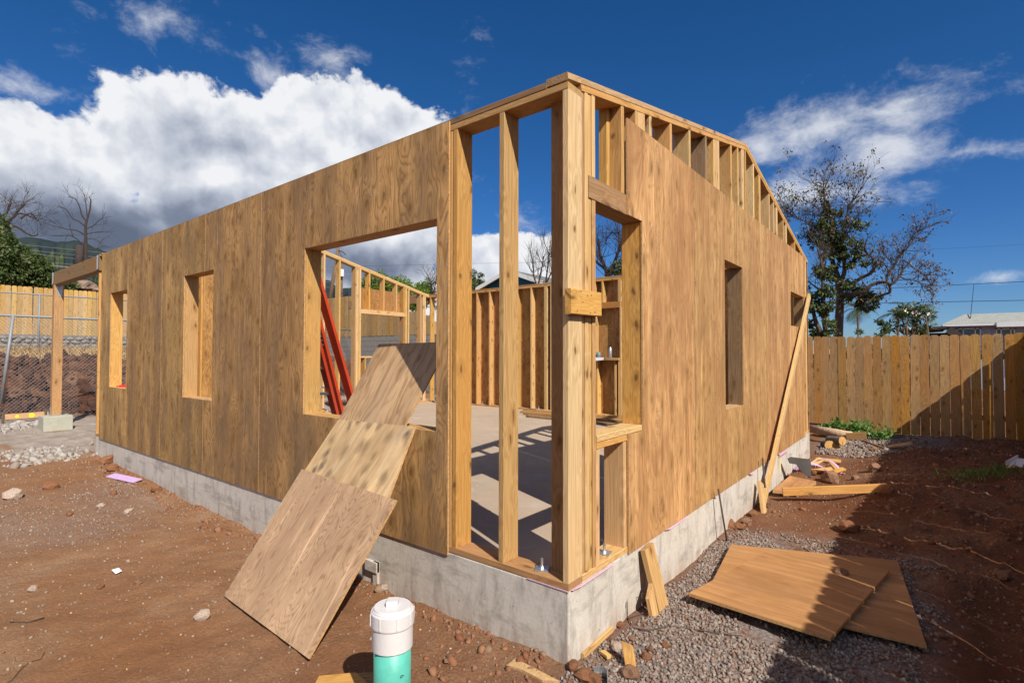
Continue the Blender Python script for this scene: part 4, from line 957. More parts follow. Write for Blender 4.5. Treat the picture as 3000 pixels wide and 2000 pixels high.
# ------------------------------------------------------------ poles and wires
def P3(px, py, D_): return Vector(at(px, py, D_))
UP = thing('utility_pole', 'weathered wooden utility pole leaning behind the framing', 'utility pole')
mb = MB(); mb.tube([P3(962, 905, 42), P3(991, 727, 42)], [.17, .11], 10); link('pole', mb.mesh('pole', True), M['polewood'], UP)
mb = MB(); mb.tube([P3(990, 733, 42), P3(1004, 738, 41.5), P3(1013, 746, 41)], .03, 5); mb.tube([P3(994, 735, 42), P3(1001, 752, 42), P3(1006, 760, 42)], .02, 5); link('arm', mb.mesh('arm'), M['wire'], UP)
U2 = thing('utility_pole', 'dark utility pole with a pale transformer can between two studs', 'utility pole')
mb = MB(); mb.tube([P3(1001, 905, 55), P3(1001, 775, 55)], [.13, .1], 8); link('pole', mb.mesh('pole', True), M['polewood'], U2)
mb = MB(); c = P3(1001.5, 799, 54.7); mb.tube([c-Vector((0, 0, .35)), c+Vector((0, 0, .35))], .2, 12); link('transformer', mb.mesh('transformer'), M['trim'], U2)
U3 = thing('utility_pole', 'thin dark pole right of the middle studs, before the trees', 'utility pole')
mb = MB(); mb.tube([P3(1069, 880, 50), P3(1070, 802, 50)], .07, 8); link('pole', mb.mesh('pole', True), M['polewood'], U3)
U4 = thing('utility_pole', 'broken dark pole stub beside the bare dead tree at left', 'utility pole')
mb = MB(); mb.tube([P3(231, 800, 31), P3(234, 719, 31)], [.17, .14], 9); link('pole', mb.mesh('pole', True), M['barkdead'], U4)
def wire(a, b, D1, D2, r, label, m='wire', sag=0):
    A = P3(*a, D1); Bq = P3(*b, D2); pts = []
    for i in range(13):
        t = i/12; p = A.lerp(Bq, t); p.z -= sag*4*t*(1-t); pts.append(p)
    mb = MB(); mb.tube(pts, r, 4); o = link('power_line', mb.mesh('power_line'), M[m]); tag(o, label, 'power line')
wire((2380, 855), (3200, 815), 45, 45, .022, 'upper of the two black wires crossing the sky right of the bare tree')
wire((2380, 891), (3200, 876), 42, 42, .022, 'lower of the two black wires, just above the grey house roof')
wire((2350, 752), (3200, 704), 60, 60, .008, 'faintest highest wire across the blue sky at right')
wire((2853, 833), (2843, 932), 45, 34, .018, 'thin wire dropping from the upper line to the grey roof')
wire((1030, 780), (1700, 765), 60, 60, .012, 'faint wire over the clouds in the big window opening')
for i, (ya_, yb_) in enumerate(((713, 736), (727, 752), (737, 765), (757, 778))):
    wire((30, ya_), (600, yb_+34), 60, 75, .022, ['highest', 'second highest', 'third highest', 'lowest thin'][i]+' of the pale wires in front of the mountain', 'galvpipe')
wire((75, 772), (420, 800), 40, 45, .05, 'thick pale cable across the foot of the mountain', 'galvpipe')
for i, (ya_, yb_) in enumerate(((787, 790), (801, 805), (824, 828), (840, 846))):
    wire((900, ya_), (1100, yb_), 50, 55, .014, ['top', 'second', 'third', 'bottom'][i]+' thin wire of four strung beside the leaning pole', 'galvpipe')

# ------------------------------------------------------------ plants
class Tree:
    def __init__(s, rnd_): s.mb = MB(); s.r = random.Random(rnd_); s.tips = []
    def limb(s, pts, r0, r1, n=7):
        P = [Vector(p) for p in pts]; k = len(P)
        # smooth the polyline a little
        Q = []
        for i in range(k-1):
            for j in range(3):
                t = j/3; p_1 = P[max(i-1, 0)]; a, b = P[i], P[i+1]; p2 = P[min(i+2, k-1)]
                Q.append(.5*((2*a)+(b-p_1)*t+(2*p_1-5*a+4*b-p2)*t*t+(3*a-p_1-3*b+p2)*t**3))
        Q.append(P[-1]); m_ = len(Q)
        s.mb.tube(Q, [r0+(r1-r0)*i/(m_-1) for i in range(m_)], n); return Q
    def grow(s, p, d, l, r, depth, spread=.6, kids=3, up_=.15):
        r_ = s.r; d = d.normalized(); pts = [p]; q = p.copy(); seg = 4
        for i in range(seg):
            d = (d+Vector((r_.gauss(0, .16), r_.gauss(0, .16), r_.gauss(0, .16)+up_*.25))).normalized(); q = q+d*l/seg; pts.append(q.copy())
        s.mb.tube(pts, [r*(1-.55*i/seg) for i in range(seg+1)], 5 if r > .012 else 3, False)
        if depth == 0: s.tips.append(q); return
        for k in range(kids):
            t = r_.uniform(.35, 1); a = pts[min(int(t*seg), seg-1)].lerp(pts[min(int(t*seg)+1, seg)], t*seg % 1)
            nd = (d+Vector((r_.gauss(0, spread), r_.gauss(0, spread), r_.gauss(0, spread)+up_))).normalized()
            s.grow(a, nd, l*r_.uniform(.5, .8), max(r*.5, .0035), depth-1, spread, kids, up_)
    def twigs(s, Q, n, l, r, depth, start=.3, **kw):
        for i in range(n):
            t = s.r.uniform(start, 1)*(len(Q)-1); j = min(int(t), len(Q)-2); p = Q[j].lerp(Q[j+1], t-j); ax = (Q[j+1]-Q[j]).normalized()
            d = (ax*.7+Vector((s.r.gauss(0, .7), s.r.gauss(0, .5), s.r.gauss(0.25, .6)))).normalized()
            s.grow(p, d, l*s.r.uniform(.6, 1.2), r, depth, **kw)
def split(clumps, k=4, f=.5, sp=.75):
    out = []
    for c in clumps:
        for _ in range(k):
            o = Vector((random.gauss(0, .5)*c[1], random.gauss(0, .5)*c[2], random.gauss(0, .5)*c[3]))*sp*1.6; q = f*random.uniform(.6, 1.15); out.append((Vector(c[0])+o, c[1]*q, c[2]*q, c[3]*q))
    return out
def leaves(name, clumps, n, size, m, parent, aspect=.4, droop=.5, shell=.35):
    """clumps: (centre, rx, ry, rz); leaf blades spread through each clump"""
    C_ = np.array([list(c[0]) for c in clumps], float); Rr = np.array([c[1:4] for c in clumps], float); wv = Rr.prod(1)**(2/3); ids = rng.choice(len(clumps), n, p=wv/wv.sum())
    d = rng.normal(size=(n, 3)); d /= np.linalg.norm(d, axis=1)[:, None]; rad = rng.random(n)**shell
    lump = 1+.25*np.sin(d[:, 0]*5+ids)*np.cos(d[:, 2]*6+ids*2)
    P = C_[ids]+d*(rad*lump)[:, None]*Rr[ids]
    dirv = d*.6+rng.normal(size=(n, 3))*.6; dirv[:, 2] -= droop; dirv /= np.linalg.norm(dirv, axis=1)[:, None]
    s_ = np.cross(dirv, rng.normal(size=(n, 3))); s_ /= np.linalg.norm(s_, axis=1)[:, None]+1e-9
    L_ = (size*rng.uniform(.6, 1.3, n))[:, None]; nn = np.cross(dirv, s_)
    a = P; b = P+dirv*L_*.5+s_*L_*aspect*.5+nn*L_*.06; c = P+dirv*L_; e = P+dirv*L_*.5-s_*L_*aspect*.5+nn*L_*.06
    V = np.stack([a, b, c, e], 1).reshape(-1, 3); F = (np.arange(n)[:, None]*4+np.array([[0, 1, 2, 3]]))
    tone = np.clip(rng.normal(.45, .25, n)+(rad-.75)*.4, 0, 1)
    o = link(name, fastmesh(name, V, F, np.repeat(tone, 4)), m, parent); o['kind'] = 'stuff'; return o
# big half bare tree at right
YT = 14.0
def Z2(x, y, yy=YT): return Vector(bp(2300+x/3.135, 500+y/3.135, 'y', yy))
T1 = thing('tree', 'tall half bare tree with ivy leaves clustered on its trunk, behind the right fence', 'tree')
tr = Tree(3)
tr.limb([Z2(488, 1640), Z2(490, 1500), Z2(500, 1300), Z2(505, 1150), Z2(490, 1040)], .115, .085, 10)
La = tr.limb([Z2(490, 1060), Z2(480, 960), Z2(440, 850), Z2(420, 700), Z2(400, 560), Z2(370, 400), Z2(365, 250), Z2(350, 150)], .075, .012)
Lb = tr.limb([Z2(495, 1050), Z2(540, 950), Z2(545, 850), Z2(520, 700), Z2(530, 550), Z2(570, 400), Z2(600, 300), Z2(680, 230)], .065, .01)
Lc = tr.limb([Z2(500, 1110), Z2(600, 1050), Z2(700, 985), Z2(790, 940), Z2(822, 880), Z2(800, 800), Z2(750, 760), Z2(720, 700)], .055, .015)
Ld = tr.limb([Z2(822, 890), Z2(880, 848), Z2(905, 850), Z2(940, 900), Z2(950, 940)], .022, .012)
Le = tr.limb([Z2(510, 1150, YT-.3), Z2(640, 1130, YT-.5), Z2(735, 1110, YT-.6), Z2(790, 1050, YT-.6), Z2(900, 1020, YT-.6), Z2(980, 1040, YT-.6), Z2(1050, 970, YT-.6), Z2(1090, 900, YT-.6)], .06, .022)
Lf = tr.limb([Z2(940, 1010, YT-.6), Z2(940, 960, YT-.6), Z2(1010, 860, YT-.6), Z2(1060, 760, YT-.6), Z2(1130, 700, YT-.6), Z2(1160, 620, YT-.6), Z2(1235, 530, YT-.6)], .035, .008)
Lg = tr.limb([Z2(700, 1180, YT-.2), Z2(830, 1160, YT-.3), Z2(930, 1130, YT-.4), Z2(965, 1110, YT-.5), Z2(962, 1040, YT-.6)], .03, .03)
Lh = tr.limb([Z2(440, 850), Z2(380, 740), Z2(300, 690), Z2(230, 640)], .03, .01)
Li = tr.limb([Z2(400, 560), Z2(290, 520), Z2(200, 480), Z2(110, 430), Z2(20, 380)], .03, .006)
Lj = tr.limb([Z2(1050, 970, YT-.6), Z2(1120, 1000, YT-.6), Z2(1200, 1010, YT-.6), Z2(1290, 1080, YT-.6)], .02, .006)
Lk = tr.limb([Z2(1090, 820, YT-.6), Z2(1170, 880, YT-.6), Z2(1280, 960, YT-.6), Z2(1340, 950, YT-.6)], .018, .005)
for Q, n_, l_ in ((La, 30, .75), (Lb, 26, .7), (Lc, 16, .5), (Ld, 6, .4), (Le, 14, .5), (Lf, 18, .5), (Lg, 4, .4), (Lh, 8, .5), (Li, 20, .6), (Lj, 9, .35), (Lk, 10, .35)):
    tr.twigs(Q, n_, l_, .011, 2, start=.3)
link('trunk', tr.mb.mesh('trunk'), M['bark'], T1)
cl = [(360, 330, 45, 55), (350, 430, 70, 60), (310, 530, 75, 70), (300, 620, 60, 60), (400, 560, 70, 60), (520, 600, 90, 60), (430, 680, 80, 60), (520, 740, 90, 70), (560, 820, 70, 60), (620, 780, 60, 40), (640, 500, 70, 25), (480, 450, 60, 40), (330, 920, 75, 55), (420, 960, 50, 60), (690, 1130, 110, 65), (590, 1070, 60, 70), (800, 1140, 55, 40), (560, 1160, 40, 50), (680, 660, 40, 40), (720, 1230, 90, 50)]
pm = 1/ (3.135*104)
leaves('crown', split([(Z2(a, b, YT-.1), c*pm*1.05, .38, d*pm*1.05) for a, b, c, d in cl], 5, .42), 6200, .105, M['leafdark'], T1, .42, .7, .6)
tt = [t for t in tr.tips if random.random() < .5]
leaves('dry_leaves', [(t, .06, .06, .07) for t in tt], 3200, .06, M['leafbrown'], T1, .5, .8)
leaves('sparse_leaves', [(t, .12, .12, .10) for t in tt if t.z > 3.0 and t.x < .6], 1500, .08, M['leafdark'], T1, .45, .7)
T1b = thing('tree', 'smaller ivy covered twin trunk tree close to the house corner', 'tree')
tr = Tree(5); YU = 13.2
tr.limb([Z2(340, 1640, YU), Z2(320, 1480, YU), Z2(280, 1380, YU), Z2(255, 1270, YU), Z2(240, 1180, YU)], .075, .03, 8)
Lx = tr.limb([Z2(380, 1640, YU), Z2(375, 1480, YU), Z2(355, 1330, YU), Z2(350, 1100, YU), Z2(345, 950, YU), Z2(330, 820, YU), Z2(300, 720, YU)], .075, .02, 8)
Ly = tr.limb([Z2(350, 1100, YU), Z2(300, 1080, YU), Z2(230, 1030, YU), Z2(190, 990, YU)], .03, .01)
tr.twigs(Lx, 22, .5, .01, 2); tr.twigs(Ly, 8, .4, .008, 2); link('trunk', tr.mb.mesh('trunk'), M['bark'], T1b)
cl = [(330, 1110, 90, 55), (330, 1200, 80, 65), (340, 1275, 80, 45), (280, 1240, 50, 50), (240, 1420, 60, 50), (400, 1120, 50, 40), (400, 1480, 80, 30), (430, 1400, 40, 40), (340, 940, 60, 40)]
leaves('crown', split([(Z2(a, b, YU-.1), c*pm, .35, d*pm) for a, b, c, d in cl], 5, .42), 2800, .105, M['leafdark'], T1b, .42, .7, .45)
# palms
def palm(px, py_base, qx, qy, R_, Y_, label, seed):
    t = thing('palm', label, 'palm'); r_ = random.Random(seed); a = Vector(bp(px, py_base, 'y', Y_)); b = Vector(bp(qx, qy, 'y', Y_)); a.z = -.4
    mb = MB(); mb.tube([a, a.lerp(b, .5)+Vector((.03, 0, 0)), b], [.05, .04, .045], 8); link('trunk', mb.mesh('trunk', True), M['barkgrey'], t)
    V = []; F = []; tone = []
    for i in range(16):
        an = r_.uniform(0, 2*math.pi); el_ = r_.uniform(.1, 1.2); L_ = R_*r_.uniform(.8, 1.2); d = Vector((math.cos(an)*math.cos(el_), math.sin(an)*math.cos(el_), math.sin(el_)))
        p = b.copy(); sd = Vector((-math.sin(an), math.cos(an), 0)); tn = r_.random()
        for k in range(12):
            d = (d+Vector((0, 0, -.16))).normalized(); q = p+d*L_/12; w_ = L_*.34*math.sin(math.pi*(k+1.2)/13.5)
            for sgn in (-1, 1):
                tip = q+sd*sgn*w_+d*w_*.5-Vector((0, 0, w_*.45)); n_ = len(V); V += [p, p.lerp(q, .55), tip]; F.append((n_, n_+1, n_+2)); tone += [tn]*3
            p = q
    link('fronds', fastmesh('fronds', [list(v) for v in V], F, tone), M['leaf'], t, kind='stuff')
palm(2636, 990, 2626, 922, .85, 24, 'slender young palm, left of the pair before the grey house', 1)
palm(2663, 990, 2677, 915, .95, 24, 'slender young palm, right of the pair before the grey house', 2)
palm(2512, 990, 2513, 905, .8, 22, 'thin palm behind the low branches of the big tree', 3)
PL = thing('plumeria_tree', 'plumeria with white flowers on crooked branches beside the palms', 'tree'); tr = Tree(8); YP = 23
base = Vector(bp(2700, 1010, 'y', YP)); base.z = -.4
for tx, ty in ((2640, 920), (2655, 930), (2712, 925), (2722, 918), (2690, 915), (2668, 905), (2705, 950), (2648, 950)):
    e_ = Vector(bp(tx, ty, 'y', YP+random.uniform(-.4, .4))); mid = base.lerp(e_, .6)+Vector((random.uniform(-.2, .2), 0, -.15)); Q = tr.limb([base, mid, e_], .05, .02); tr.twigs(Q, 3, .4, .018, 1)
link('trunk', tr.mb.mesh('trunk'), M['barkgrey'], PL)
leaves('crown', [(Vector(bp(a, b, 'y', YP)), .28, .25, .16) for a, b in ((2640, 912), (2655, 920), (2690, 908), (2712, 918), (2705, 945), (2648, 945), (2668, 900), (2600, 958), (2695, 962))], 520, .2, M['leaf'], PL, .32, .1)
leaves('flowers', [(Vector(bp(a, b, 'y', YP-.3)), .2, .2, .1) for a, b in ((2658, 904), (2688, 917), (2702, 920), (2643, 912), (2682, 958))], 34, .08, M['flower'], PL, .9, 0)
def bush(label, px0, px1, pyt, Y_, n, size, m, kind='bush', seed=0, depth_=.8, bot=-.4, nm='shrub', cat='bush', trunk=True, droop=.4):
    t = thing(nm, label, cat); r_ = random.Random(seed+100); cls = []
    a = bp(px0, pyt, 'y', Y_); b = bp(px1, pyt, 'y', Y_); w_ = b[0]-a[0]; hgt = a[2]-bot; cx = (a[0]+b[0])/2
    for i in range(14):
        u = r_.uniform(-.5, .5); v = r_.uniform(.25, 1); rr_ = w_*r_.uniform(.12, .2)
        top = bot+hgt*(1-.9*(abs(u)*2)**2.6*.6)
        cls.append((Vector((cx+u*w_*.78, Y_+r_.uniform(-.4, .4)*depth_, bot+(top-bot)*v-rr_*.8)), rr_, rr_*depth_, rr_*.8))
    if trunk:
        mb = MB(); mb.tube([(cx, Y_, bot-.3), (cx+.1, Y_, bot+hgt*.4), (cx, Y_, bot+hgt*.75)], [w_*.03, w_*.02, w_*.01], 7); link('trunk', mb.mesh('trunk'), M['bark'], t)
    leaves('crown', split(cls, 4, .5), n, size*.8, m, t, .4, droop, .4); return t
bush('low green shrub left of the palms, over the fence top', 2480, 2560, 938, 20, 1800, .14, M['leaf'], seed=1)
bush('low flowering shrub with pale blooms next to the palm trunks', 2545, 2625, 930, 21, 2000, .14, M['leaf'], seed=2)
bush('dark distant shrub showing past the house corner', 2370, 2420, 950, 24, 900, .14, M['leafdark'], seed=3)
# trees behind the back wall
def rtree(label, px, py, rpx, Y_, n, size, m, rz=1.0, nm='tree'):
    t = thing(nm, label, 'tree'); r_ = random.Random(int(px)); c = Vector(bp(px, py, 'y', Y_)); k = (Vector(bp(px+rpx, py, 'y', Y_))-c).length
    cls = []
    for i in range(26):
        d = Vector((r_.gauss(0, 1), r_.gauss(0, 1), r_.gauss(0, 1))).normalized(); u = r_.uniform(.35, .8)
        cls.append((c+Vector((d.x*k*u, d.y*k*u*.8, d.z*k*u*rz)), k*.3, k*.3, k*.26))
    mb = MB(); mb.tube([(c.x, c.y, -.4), (c.x, c.y, c.z-k*.2)], [k*.09, k*.05], 8)
    for i in range(6):
        q = c+Vector((r_.uniform(-.6, .6)*k, r_.uniform(-.5, .5)*k, r_.uniform(-.2, .6)*k)); mb.tube([(c.x, c.y, c.z-k*.5), q], [k*.04, k*.012], 6)
    link('trunk', mb.mesh('trunk'), M['bark'], t); leaves('crown', split(cls, 3, .6), int(n*1.3), size*.85, m, t, .32, .7, .35); return t
rtree('bright green mango tree, leftmost of the row behind the block wall', 1104, 858, 46, 17, 4500, .2, M['leafbright'])
rtree('bright green mango tree in the middle of the row behind the block wall', 1152, 862, 44, 17.5, 4000, .2, M['leafbright'])
rtree('bright green mango tree, rightmost before the wall corner', 1210, 866, 38, 16.5, 3500, .2, M['leafbright'])
rtree('darker feathery tree right of the mango trees', 1243, 862, 34, 19, 3200, .16, M['leaf'])
rtree('round dense green tree left of the blue house', 1386, 852, 50, 24, 6500, .22, M['leaf'])
def baretree(label, limbs, Yf, seed, r0, tw, tl, m='barkdead', D_=None, depth=2, spread=.6, up_=.15, twr=.012, start=.25):
    t = thing('bare_tree', label, 'tree'); tr = Tree(seed)
    for L_ in limbs:
        rr0, rr1 = L_[0]; Q = tr.limb([Vector(bp(x, y, 'y', Yf)) if D_ is None else P3(x, y, D_) for x, y in L_[1]], rr0*r0, rr1*r0)
        tr.twigs(Q, tw if len(L_) < 3 else L_[2], tl, twr, depth, spread=spread, up_=up_, start=start)
    link('trunk', tr.mb.mesh('trunk'), M[m], t); return t
baretree('leafless grey tree with upright twigs before the blue roof', [((1, .3), [(1575, 870), (1578, 830), (1588, 780), (1592, 750)]), ((1, .3), [(1596, 870), (1600, 820), (1606, 770), (1608, 738)]), ((.8, .3), [(1575, 840), (1564, 810), (1562, 775)]), ((.8, .2), [(1600, 830), (1618, 790), (1622, 755)])], 17, 11, .05, 12, .8, spread=.35, up_=.5, twr=.014)
baretree('dark bare tree filling the opening right of the corner post', [((1, .5), [(1790, 900), (1780, 830), (1775, 790), (1760, 750), (1752, 700)]), ((.9, .3), [(1780, 820), (1800, 770), (1815, 720), (1812, 680)]), ((.7, .3), [(1782, 800), (1820, 790), (1840, 750)]), ((.6, .2), [(1775, 790), (1740, 760), (1725, 730)])], 15, 12, .09, 22, .8, twr=.014)
t = bpy.data.objects['bare_tree.001']; leaves('leaf_clump', [(Vector(bp(1822, 785, 'y', 14.8)), .45, .4, .35)], 700, .13, M['leafdark'], t)
baretree('purplish bare twiggy tree right of the feathery tree', [((1, .3), [(1262, 900), (1264, 850), (1258, 815)]), ((1, .3), [(1266, 880), (1275, 835), (1280, 808)])], 19, 13, .05, 20, .9, spread=.5, twr=.012)
baretree('bare dead tree with spreading branches before the dark mountain', [((1.2, .7), [(253, 800), (252, 740), (251, 690), (251, 655)], 2), ((.7, .25), [(251, 660), (256, 640), (262, 620), (266, 590), (262, 578)]), ((.5, .2), [(254, 650), (240, 630), (233, 605), (220, 582), (200, 577)]), ((.45, .2), [(251, 665), (230, 648), (212, 640), (195, 615), (170, 603)]), ((.4, .2), [(252, 690), (225, 675), (200, 672), (155, 662)]), ((.4, .2), [(252, 725), (225, 700), (205, 690), (180, 690), (152, 690)]), ((.35, .2), [(253, 670), (275, 660), (290, 645), (300, 640)]), ((.3, .15), [(253, 685), (280, 680), (305, 678)]), ((.3, .15), [(253, 700), (275, 700), (298, 710)]), ((.3, .15), [(254, 730), (280, 730), (300, 722)]), ((.35, .15), [(256, 640), (252, 600), (247, 568)])], 0, 14, .07, 4, .65, D_=31, depth=1, twr=.009)
baretree('brown bare tree reaching in from the left edge', [((1, .5), [(-120, 760), (-60, 700), (0, 668), (30, 655)]), ((.7, .2), [(0, 668), (35, 640), (60, 625), (105, 642)]), ((.7, .2), [(-20, 668), (10, 640), (30, 600), (32, 590)]), ((.6, .2), [(20, 658), (50, 665), (90, 690), (112, 688)]), ((.6, .2), [(30, 645), (60, 610), (75, 600)]), ((.5, .2), [(60, 640), (90, 625), (112, 648)]), ((.6, .2), [(-60, 690), (-20, 640), (-5, 600)])], 0, 15, .085, 8, .7, D_=30, depth=2, twr=.009, spread=.4)
def lbush(label, cl, n, size, m, D_, seed):
    t = thing('tree', label, 'tree'); k = D_/1900.
    mb = MB(); c = P3(cl[0][0], cl[0][1], D_); mb.tube([(c.x, c.y, 2.0), c], [.2, .1], 8); link('trunk', mb.mesh('trunk'), M['bark'], t)
    leaves('crown', [(P3(a+random.uniform(-3, 3), b, D_+random.uniform(-.6, .6)), rx*k, rx*k*.9, ry*k) for a, b, rx, ry in cl], n, size, m, t, .45, .3, .4)
lbush('big leafy green tree behind the yellow fence at the left edge', [(25, 780, 45, 50), (70, 800, 55, 45), (110, 815, 50, 40), (10, 730, 30, 40), (50, 750, 35, 35), (-40, 770, 60, 60), (95, 780, 40, 30), (130, 835, 50, 25), (-20, 820, 60, 40), (60, 835, 60, 30), (18, 690, 16, 22), (6, 645, 10, 14), (8, 665, 14, 20), (22, 705, 20, 20)], 15000, .15, M['leaf'], 28.5, 1)
lbush('small leafy shrub with reaching shoots between the green tree and the porch beam', [(150, 830, 35, 22), (185, 838, 25, 16), (120, 800, 25, 20), (100, 755, 20, 8), (90, 770, 20, 12), (125, 770, 18, 6)], 3200, .13, M['leaf'], 29, 2)
lbush('low green bush under the porch beam beside the boulders', [(208, 838, 16, 14), (222, 850, 12, 10), (198, 850, 14, 10)], 900, .13, M['leaf'], 27.5, 3)
lbush('sparse dark shrub behind the boulders at the wall end', [(290, 838, 16, 12), (275, 825, 10, 12), (286, 815, 8, 20)], 260, .10, M['leafdark'], 29.5, 4)
for i, (px, py, w_, h_, lb) in enumerate(((247, 838, 30, 17, 'large brown boulder on the slope under the porch beam'), (285, 852, 20, 12, 'reddish boulder right of the large one, by the house wall'), (235, 858, 17, 8, 'flat low boulder in front of the large brown one'))):
    me = rockmesh('boulder', 70+i, 2, .16, .8); o = link('boulder', me, M['boulder']); tag(o, lb, 'boulder'); c = P3(px, py, 27.5); k = 27.5/1900.
    o.location = c; o.scale = (w_*k*1.1, w_*k*1.1, h_*k*1.2)
# mountains
def mountain(label, prof, D_, depth_, seed, sunpatch):
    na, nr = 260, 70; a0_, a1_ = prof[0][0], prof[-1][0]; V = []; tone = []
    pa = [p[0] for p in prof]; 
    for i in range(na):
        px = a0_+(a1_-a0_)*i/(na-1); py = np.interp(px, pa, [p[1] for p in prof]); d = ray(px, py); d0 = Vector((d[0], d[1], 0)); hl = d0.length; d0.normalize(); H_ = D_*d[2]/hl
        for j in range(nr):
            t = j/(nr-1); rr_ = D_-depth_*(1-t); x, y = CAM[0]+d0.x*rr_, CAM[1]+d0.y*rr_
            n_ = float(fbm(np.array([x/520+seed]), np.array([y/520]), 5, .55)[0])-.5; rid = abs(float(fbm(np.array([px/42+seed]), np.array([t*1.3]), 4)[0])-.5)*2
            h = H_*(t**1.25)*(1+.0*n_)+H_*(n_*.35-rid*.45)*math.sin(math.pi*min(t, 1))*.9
            V.append((x, y, h-3+60*(float(fbm(np.array([x/160+seed]), np.array([y/160]), 4, .55)[0])-.5)*t)); tone.append(min(1, 1.5*math.exp(-((px-145)/62)**2-((t-.80)/.10)**2)) if sunpatch else 0)  # tone marks where the painted sunlit patch lies
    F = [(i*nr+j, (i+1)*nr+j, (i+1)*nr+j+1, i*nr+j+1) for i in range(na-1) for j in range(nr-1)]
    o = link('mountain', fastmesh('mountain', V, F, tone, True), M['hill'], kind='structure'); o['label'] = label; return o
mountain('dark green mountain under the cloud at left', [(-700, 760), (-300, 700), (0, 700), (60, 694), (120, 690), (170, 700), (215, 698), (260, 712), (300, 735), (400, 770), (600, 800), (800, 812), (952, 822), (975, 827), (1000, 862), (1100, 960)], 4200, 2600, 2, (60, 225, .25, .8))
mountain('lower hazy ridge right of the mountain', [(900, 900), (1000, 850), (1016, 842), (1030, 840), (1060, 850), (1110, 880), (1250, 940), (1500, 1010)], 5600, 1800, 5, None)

# ------------------------------------------------------------ loose sheets
def sheet(name, label, pts, m, t=.012, order=(0, 1, 3), zoff=0, rot_edge=None, cat='plywood sheet'):
    """pts: outline in space, coplanar; grain runs from pts[order[0]] to pts[order[2]]"""
    P = [Vector(p) for p in pts]; o_ = P[order[0]]; z = (P[order[2]]-o_).normalized(); x = (P[order[1]]-o_); x = (x-z*x.dot(z)).normalized(); y = z.cross(x)
    mb = MB(); mb.poly([((p-o_).dot(x), (p-o_).dot(z)) for p in P], t)
    me = mb.mesh(name); import bmesh
    bm = bmesh.new(); bm.from_mesh(me); bmesh.ops.recalc_face_normals(bm, faces=bm.faces); bm.to_mesh(me); bm.free()
    me.materials.append(m); me.materials.append(M['edge'])
    for p in me.polygons:
        if abs(p.normal.y) < .5: p.material_index = 1
    o = link(name, me, None, None, frame(o_+y*zoff, x, y, z)); tag(o, label, cat); return o
sheet('plywood_sheet', 'lowest plywood sheet of the ramp, its foot on the red dirt', [(-2.245, -.737, -.4), (-1.125, -.783, -.4), (-.994, -.303, .36), (-2.143, -.244, .378)], M['plyA'], zoff=-.028)
sheet('plywood_sheet', 'knotty middle plywood sheet of the ramp with dark mould spots', [(-2.19, -.40, .12), (-1.06, -.44, .14), (-1.138, -.042, .759), (-2.042, -.02, .735)], M['plyB'], zoff=-.014)
sheet('plywood_sheet', 'upper plywood sheet of the ramp reaching in through the big window', [(-2.06, -.19, .47), (-1.28, -.22, .49), (-1.198, .33, 1.32), (-2.062, .357, 1.323)], M['plyC'], zoff=0)
G_ = lambda px, py, z: bp(px, py, 'z', z)
sheet('plywood_sheet', 'plywood sheet on the gravel lying partly under the other one', [G_(2070, 1740, -.362), G_(2716, 1900, -.362), G_(2628.7, 1645.7, -.362), G_(2142, 1599, -.362)], M['plyG'], zoff=-.0, t=.014, order=(0, 3, 1))
sheet('plywood_sheet', 'upper plywood sheet on the gravel, half in the fence shade', [G_(2018, 1745, -.335), G_(2434, 1878, -.335), G_(2606.6, 1677, -.335), G_(2258, 1614, -.335)], M['plyG'], t=.02, order=(0, 3, 1))

# ------------------------------------------------------------ sewer clean-out pipe
PP = thing('sewer_pipe', 'teal plastic pipe with a white screw cap standing in the foreground', 'pipe', (-.385, -.845, -.45))
tl = Matrix.Rotation(R(-1.2), 4, 'Y')@Matrix.Rotation(R(-.8), 4, 'X')
o = link('pipe', MB().lathe([(.081, 0), (.081, .46)], 40).mesh('pipe', True), M['teal'], PP, tl)
mb = MB().lathe([(.0855, .395), (.089, .398), (.090, .49), (.0945, .495), (.0955, .50), (.0955, .553), (.093, .557)], 96); o2 = link('coupling', mb.mesh('coupling'), M['white'], PP, tl)
mb = MB()
for k in range(8):
    a = k*math.pi/4+.3; mw = Matrix.Rotation(a, 4, 'Z'); mb.box((.095, -.003, .502), (.0985, .003, .552), mw)
link('rib', mb.mesh('rib'), M['white'], PP, tl)
mb = MB().lathe([(.088, .555), (.0885, .562), (.087, .564), (.084, .564), (.082, .570), (.080, .573)], 96); link('cap', mb.mesh('cap'), M['white'], PP, tl)
mw = tl@Matrix.Rotation(-.85, 4, 'Z'); mb = MB(); mb.box((-.027, -.026, .572), (.027, .026, .598)); nu = link('cap_nut', mb.mesh('cap_nut'), M['white'], PP, mw); b_ = nu.modifiers.new('bevel', 'BEVEL'); b_.width = .003
fc = bpy.data.curves.new('size_mark', 'FONT'); fc.body = '6'; fc.size = .028; fc.extrude = .0004
tmp = bpy.data.objects.new('tmp', fc); col.objects.link(tmp); bpy.context.view_layer.update(); tm = bpy.data.meshes.new_from_object(tmp); bpy.data.objects.remove(tmp)
az_ = math.atan2(CAM[1]+.845, CAM[0]+.385)+.42
for v in tm.vertices:
    u, w_, e_ = v.co.x, v.co.y, v.co.z; an = az_+w_/.081; rr_ = .0818+e_; v.co = Vector((rr_*math.cos(an), rr_*math.sin(an), .305-u))
tm.name = 'size_mark'; link('size_mark', tm, M['ink'], PP, tl)

